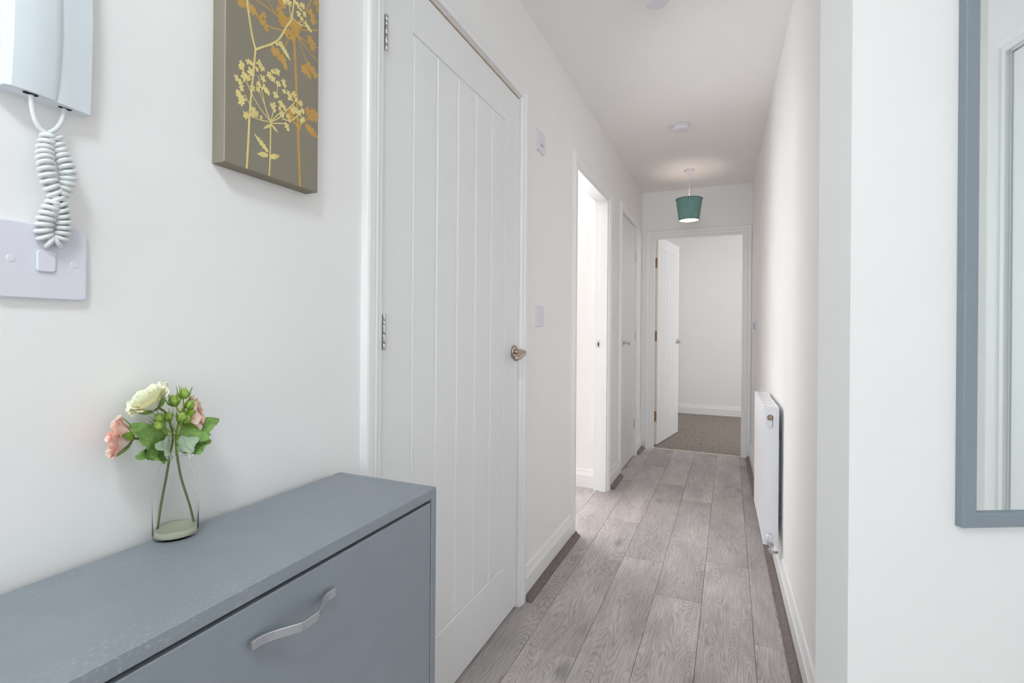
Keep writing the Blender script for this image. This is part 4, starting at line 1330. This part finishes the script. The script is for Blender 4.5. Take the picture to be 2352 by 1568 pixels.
# top grille: side rails and cross bars with open slots
link('top_rail', box_mesh('top_rail', [((XF, 0.0005, RH - 0.012), (XF + 0.012, RL - 0.0005, RH))], 0.0015, 1), M['rad'], rd)
link('top_rail', box_mesh('top_rail', [((XB - 0.010, 0.0005, RH - 0.012), (XB, RL - 0.0005, RH))], 0.0015, 1), M['rad'], rd)
nb = 5
bw = RL / nb
gb = box_mesh('grille_bar', [((XF + 0.012, 0, RH - 0.0028), (XB - 0.010, bw - 0.012, RH - 0.0012))])
gb.materials.append(M['rad'])
for k in range(nb):
    g = link('grille_bar', gb, None, rd)
    g.location = (0, 0.004 + k * bw, 0)
# convector fins inside
link('convector_fins', box_mesh('convector_fins', [((XF + 0.011, 0.03 + k * 0.03, 0.05), (XB - 0.009, 0.033 + k * 0.03, RH - 0.06)) for k in range(18)]), M['rad'], rd)['kind'] = 'stuff'
# bleed / blanking plug in the opening
pg = link('bleed_plug', lathe_mesh('bleed_plug', [(0.0, 0.010), (0.003, 0.010), (0.0034, 0.0085), (0.0078, 0.0082), (0.0105, 0.006), (0.0115, 0.0), (0.0, 0.0)], 24), M['nickel'], rd)
pg.location = ((ex0 + ex1) / 2 + 0.001, 0.004, ez1 - 0.016); pg.rotation_euler = (math.pi / 2, 0, 0)
ps = link('plug_port', box_mesh('plug_port', [((ex0 + 0.001, 0.006, ez0 - 0.01), (ex1 - 0.001, 0.02, ez1 + 0.006))], 0.001, 1), M['rad'], rd)
# valve at the lower near corner
vl = empty('valve', (-0.049, -0.006, 0.028)); vl.parent = rd
link('valve_cap', lathe_mesh('valve_cap', [(0.0, 0.024), (0.009, 0.023), (0.0135, 0.016), (0.0145, 0.0), (0.0145, -0.012), (0.0, -0.012)], 24), M['plastic'], vl).rotation_euler = (math.radians(18), 0, 0)
link('valve_body', lathe_mesh('valve_body', [(0.0, -0.010), (0.0095, -0.011), (0.0095, -0.022), (0.0075, -0.024), (0.0075, -0.036), (0.0, -0.036)], 18), M['steel'], vl)
nut = link('valve_nut', lathe_mesh('valve_nut', [(0.0, 0.0), (0.0095, 0.0), (0.0095, 0.012), (0.0, 0.012)], 6, False), M['steel'], vl)
nut.location = (0.006, -0.004, -0.030)
link('pipe', tube_mesh('pipe', [(0, 0, -0.030), (0, 0, -0.046), (0.003, 0.002, -0.056), (0.012, 0.010, -0.062), (0.033, 0.028, -0.064)], 0.0060, 12), M['steel'], vl)
# wall bracket, seen as a dark strip between radiator and wall
for yy in (0.06, RL - 0.09):
    link('wall_bracket', box_mesh('wall_bracket', [((XB, yy, 0.11), (-0.0005, yy + 0.03, 0.45))], 0.001, 1), M['radback'], rd)
tag(rd, 'white panel radiator mounted low on the right corridor wall', 'radiator')

# ------------------------------------------------------------------ thermostat on the right wall
th = empty('thermostat', (RW(4.20), 4.20, 1.078), math.atan(0.018))
link('housing', box_mesh('housing', [((-0.026, 0, 0.0), (-0.0005, 0.085, 0.088))], 0.003, 2), M['plastic'], th)
dl = link('dial', lathe_mesh('dial', [(0.0, 0.008), (0.022, 0.008), (0.026, 0.006), (0.027, 0.0), (0.0, 0.0)], 28), M['plastic'], th)
dl.location = (-0.026, 0.040, 0.050); dl.rotation_euler = (0, -math.pi / 2, 0)
for k in range(5):
    link('vent_slot', box_mesh('vent_slot', [((-0.020, -0.0006, 0.022 + k * 0.011), (-0.006, 0.0005, 0.027 + k * 0.011))]), M['radback'], th)
tag(th, 'small white thermostat on the right wall by the bedroom doorway', 'thermostat')

# ------------------------------------------------------------------ mirror on the angled wall
mr = empty('mirror', K + MT * 0.2408, MA)
mr.location.z = 0.668
MW, MH, FW, FD = 0.56, 1.30, 0.031, 0.019


def frame_bar(name, o0, o1, i0, i1):
    """mitred frame bar: outer edge o0-o1, inner edge i0-i1, front with a small chamfer (local x along, z up, -y out)"""
    vs = []
    for (o, i) in ((o0, i0), (o1, i1)):
        ov, iv = Vector((o[0], 0, o[1])), Vector((i[0], 0, i[1]))
        for f, y in ((0, -0.0005), (0, -FD + 0.0015), (0.05, -FD), (0.93, -FD), (1.0, -FD + 0.0012), (1.0, -0.0005)):
            p = ov.lerp(iv, f)
            vs.append((p.x, y, p.z))
    fs = [(k, (k + 1) % 6, 6 + (k + 1) % 6, 6 + k) for k in range(6)] + [tuple(range(6)), tuple(range(6, 12))]
    link(name, mesh_from(name, vs, fs), M['frame'], mr)


Oc = [(0, 0), (MW, 0), (MW, MH), (0, MH)]
Ic = [(FW, FW), (MW - FW, FW), (MW - FW, MH - FW), (FW, MH - FW)]
for k in range(4):
    l = (k + 1) % 4
    frame_bar('frame_bar', Oc[k], Oc[l], Ic[k], Ic[l])
link('mirror_glass', box_mesh('mirror_glass', [((FW - 0.004, -0.0095, FW - 0.004), (MW - FW + 0.004, -0.004, MH - FW + 0.004))]), M['mirror'], mr)
tag(mr, 'tall mirror in a flat grey painted frame on the right wall', 'mirror')
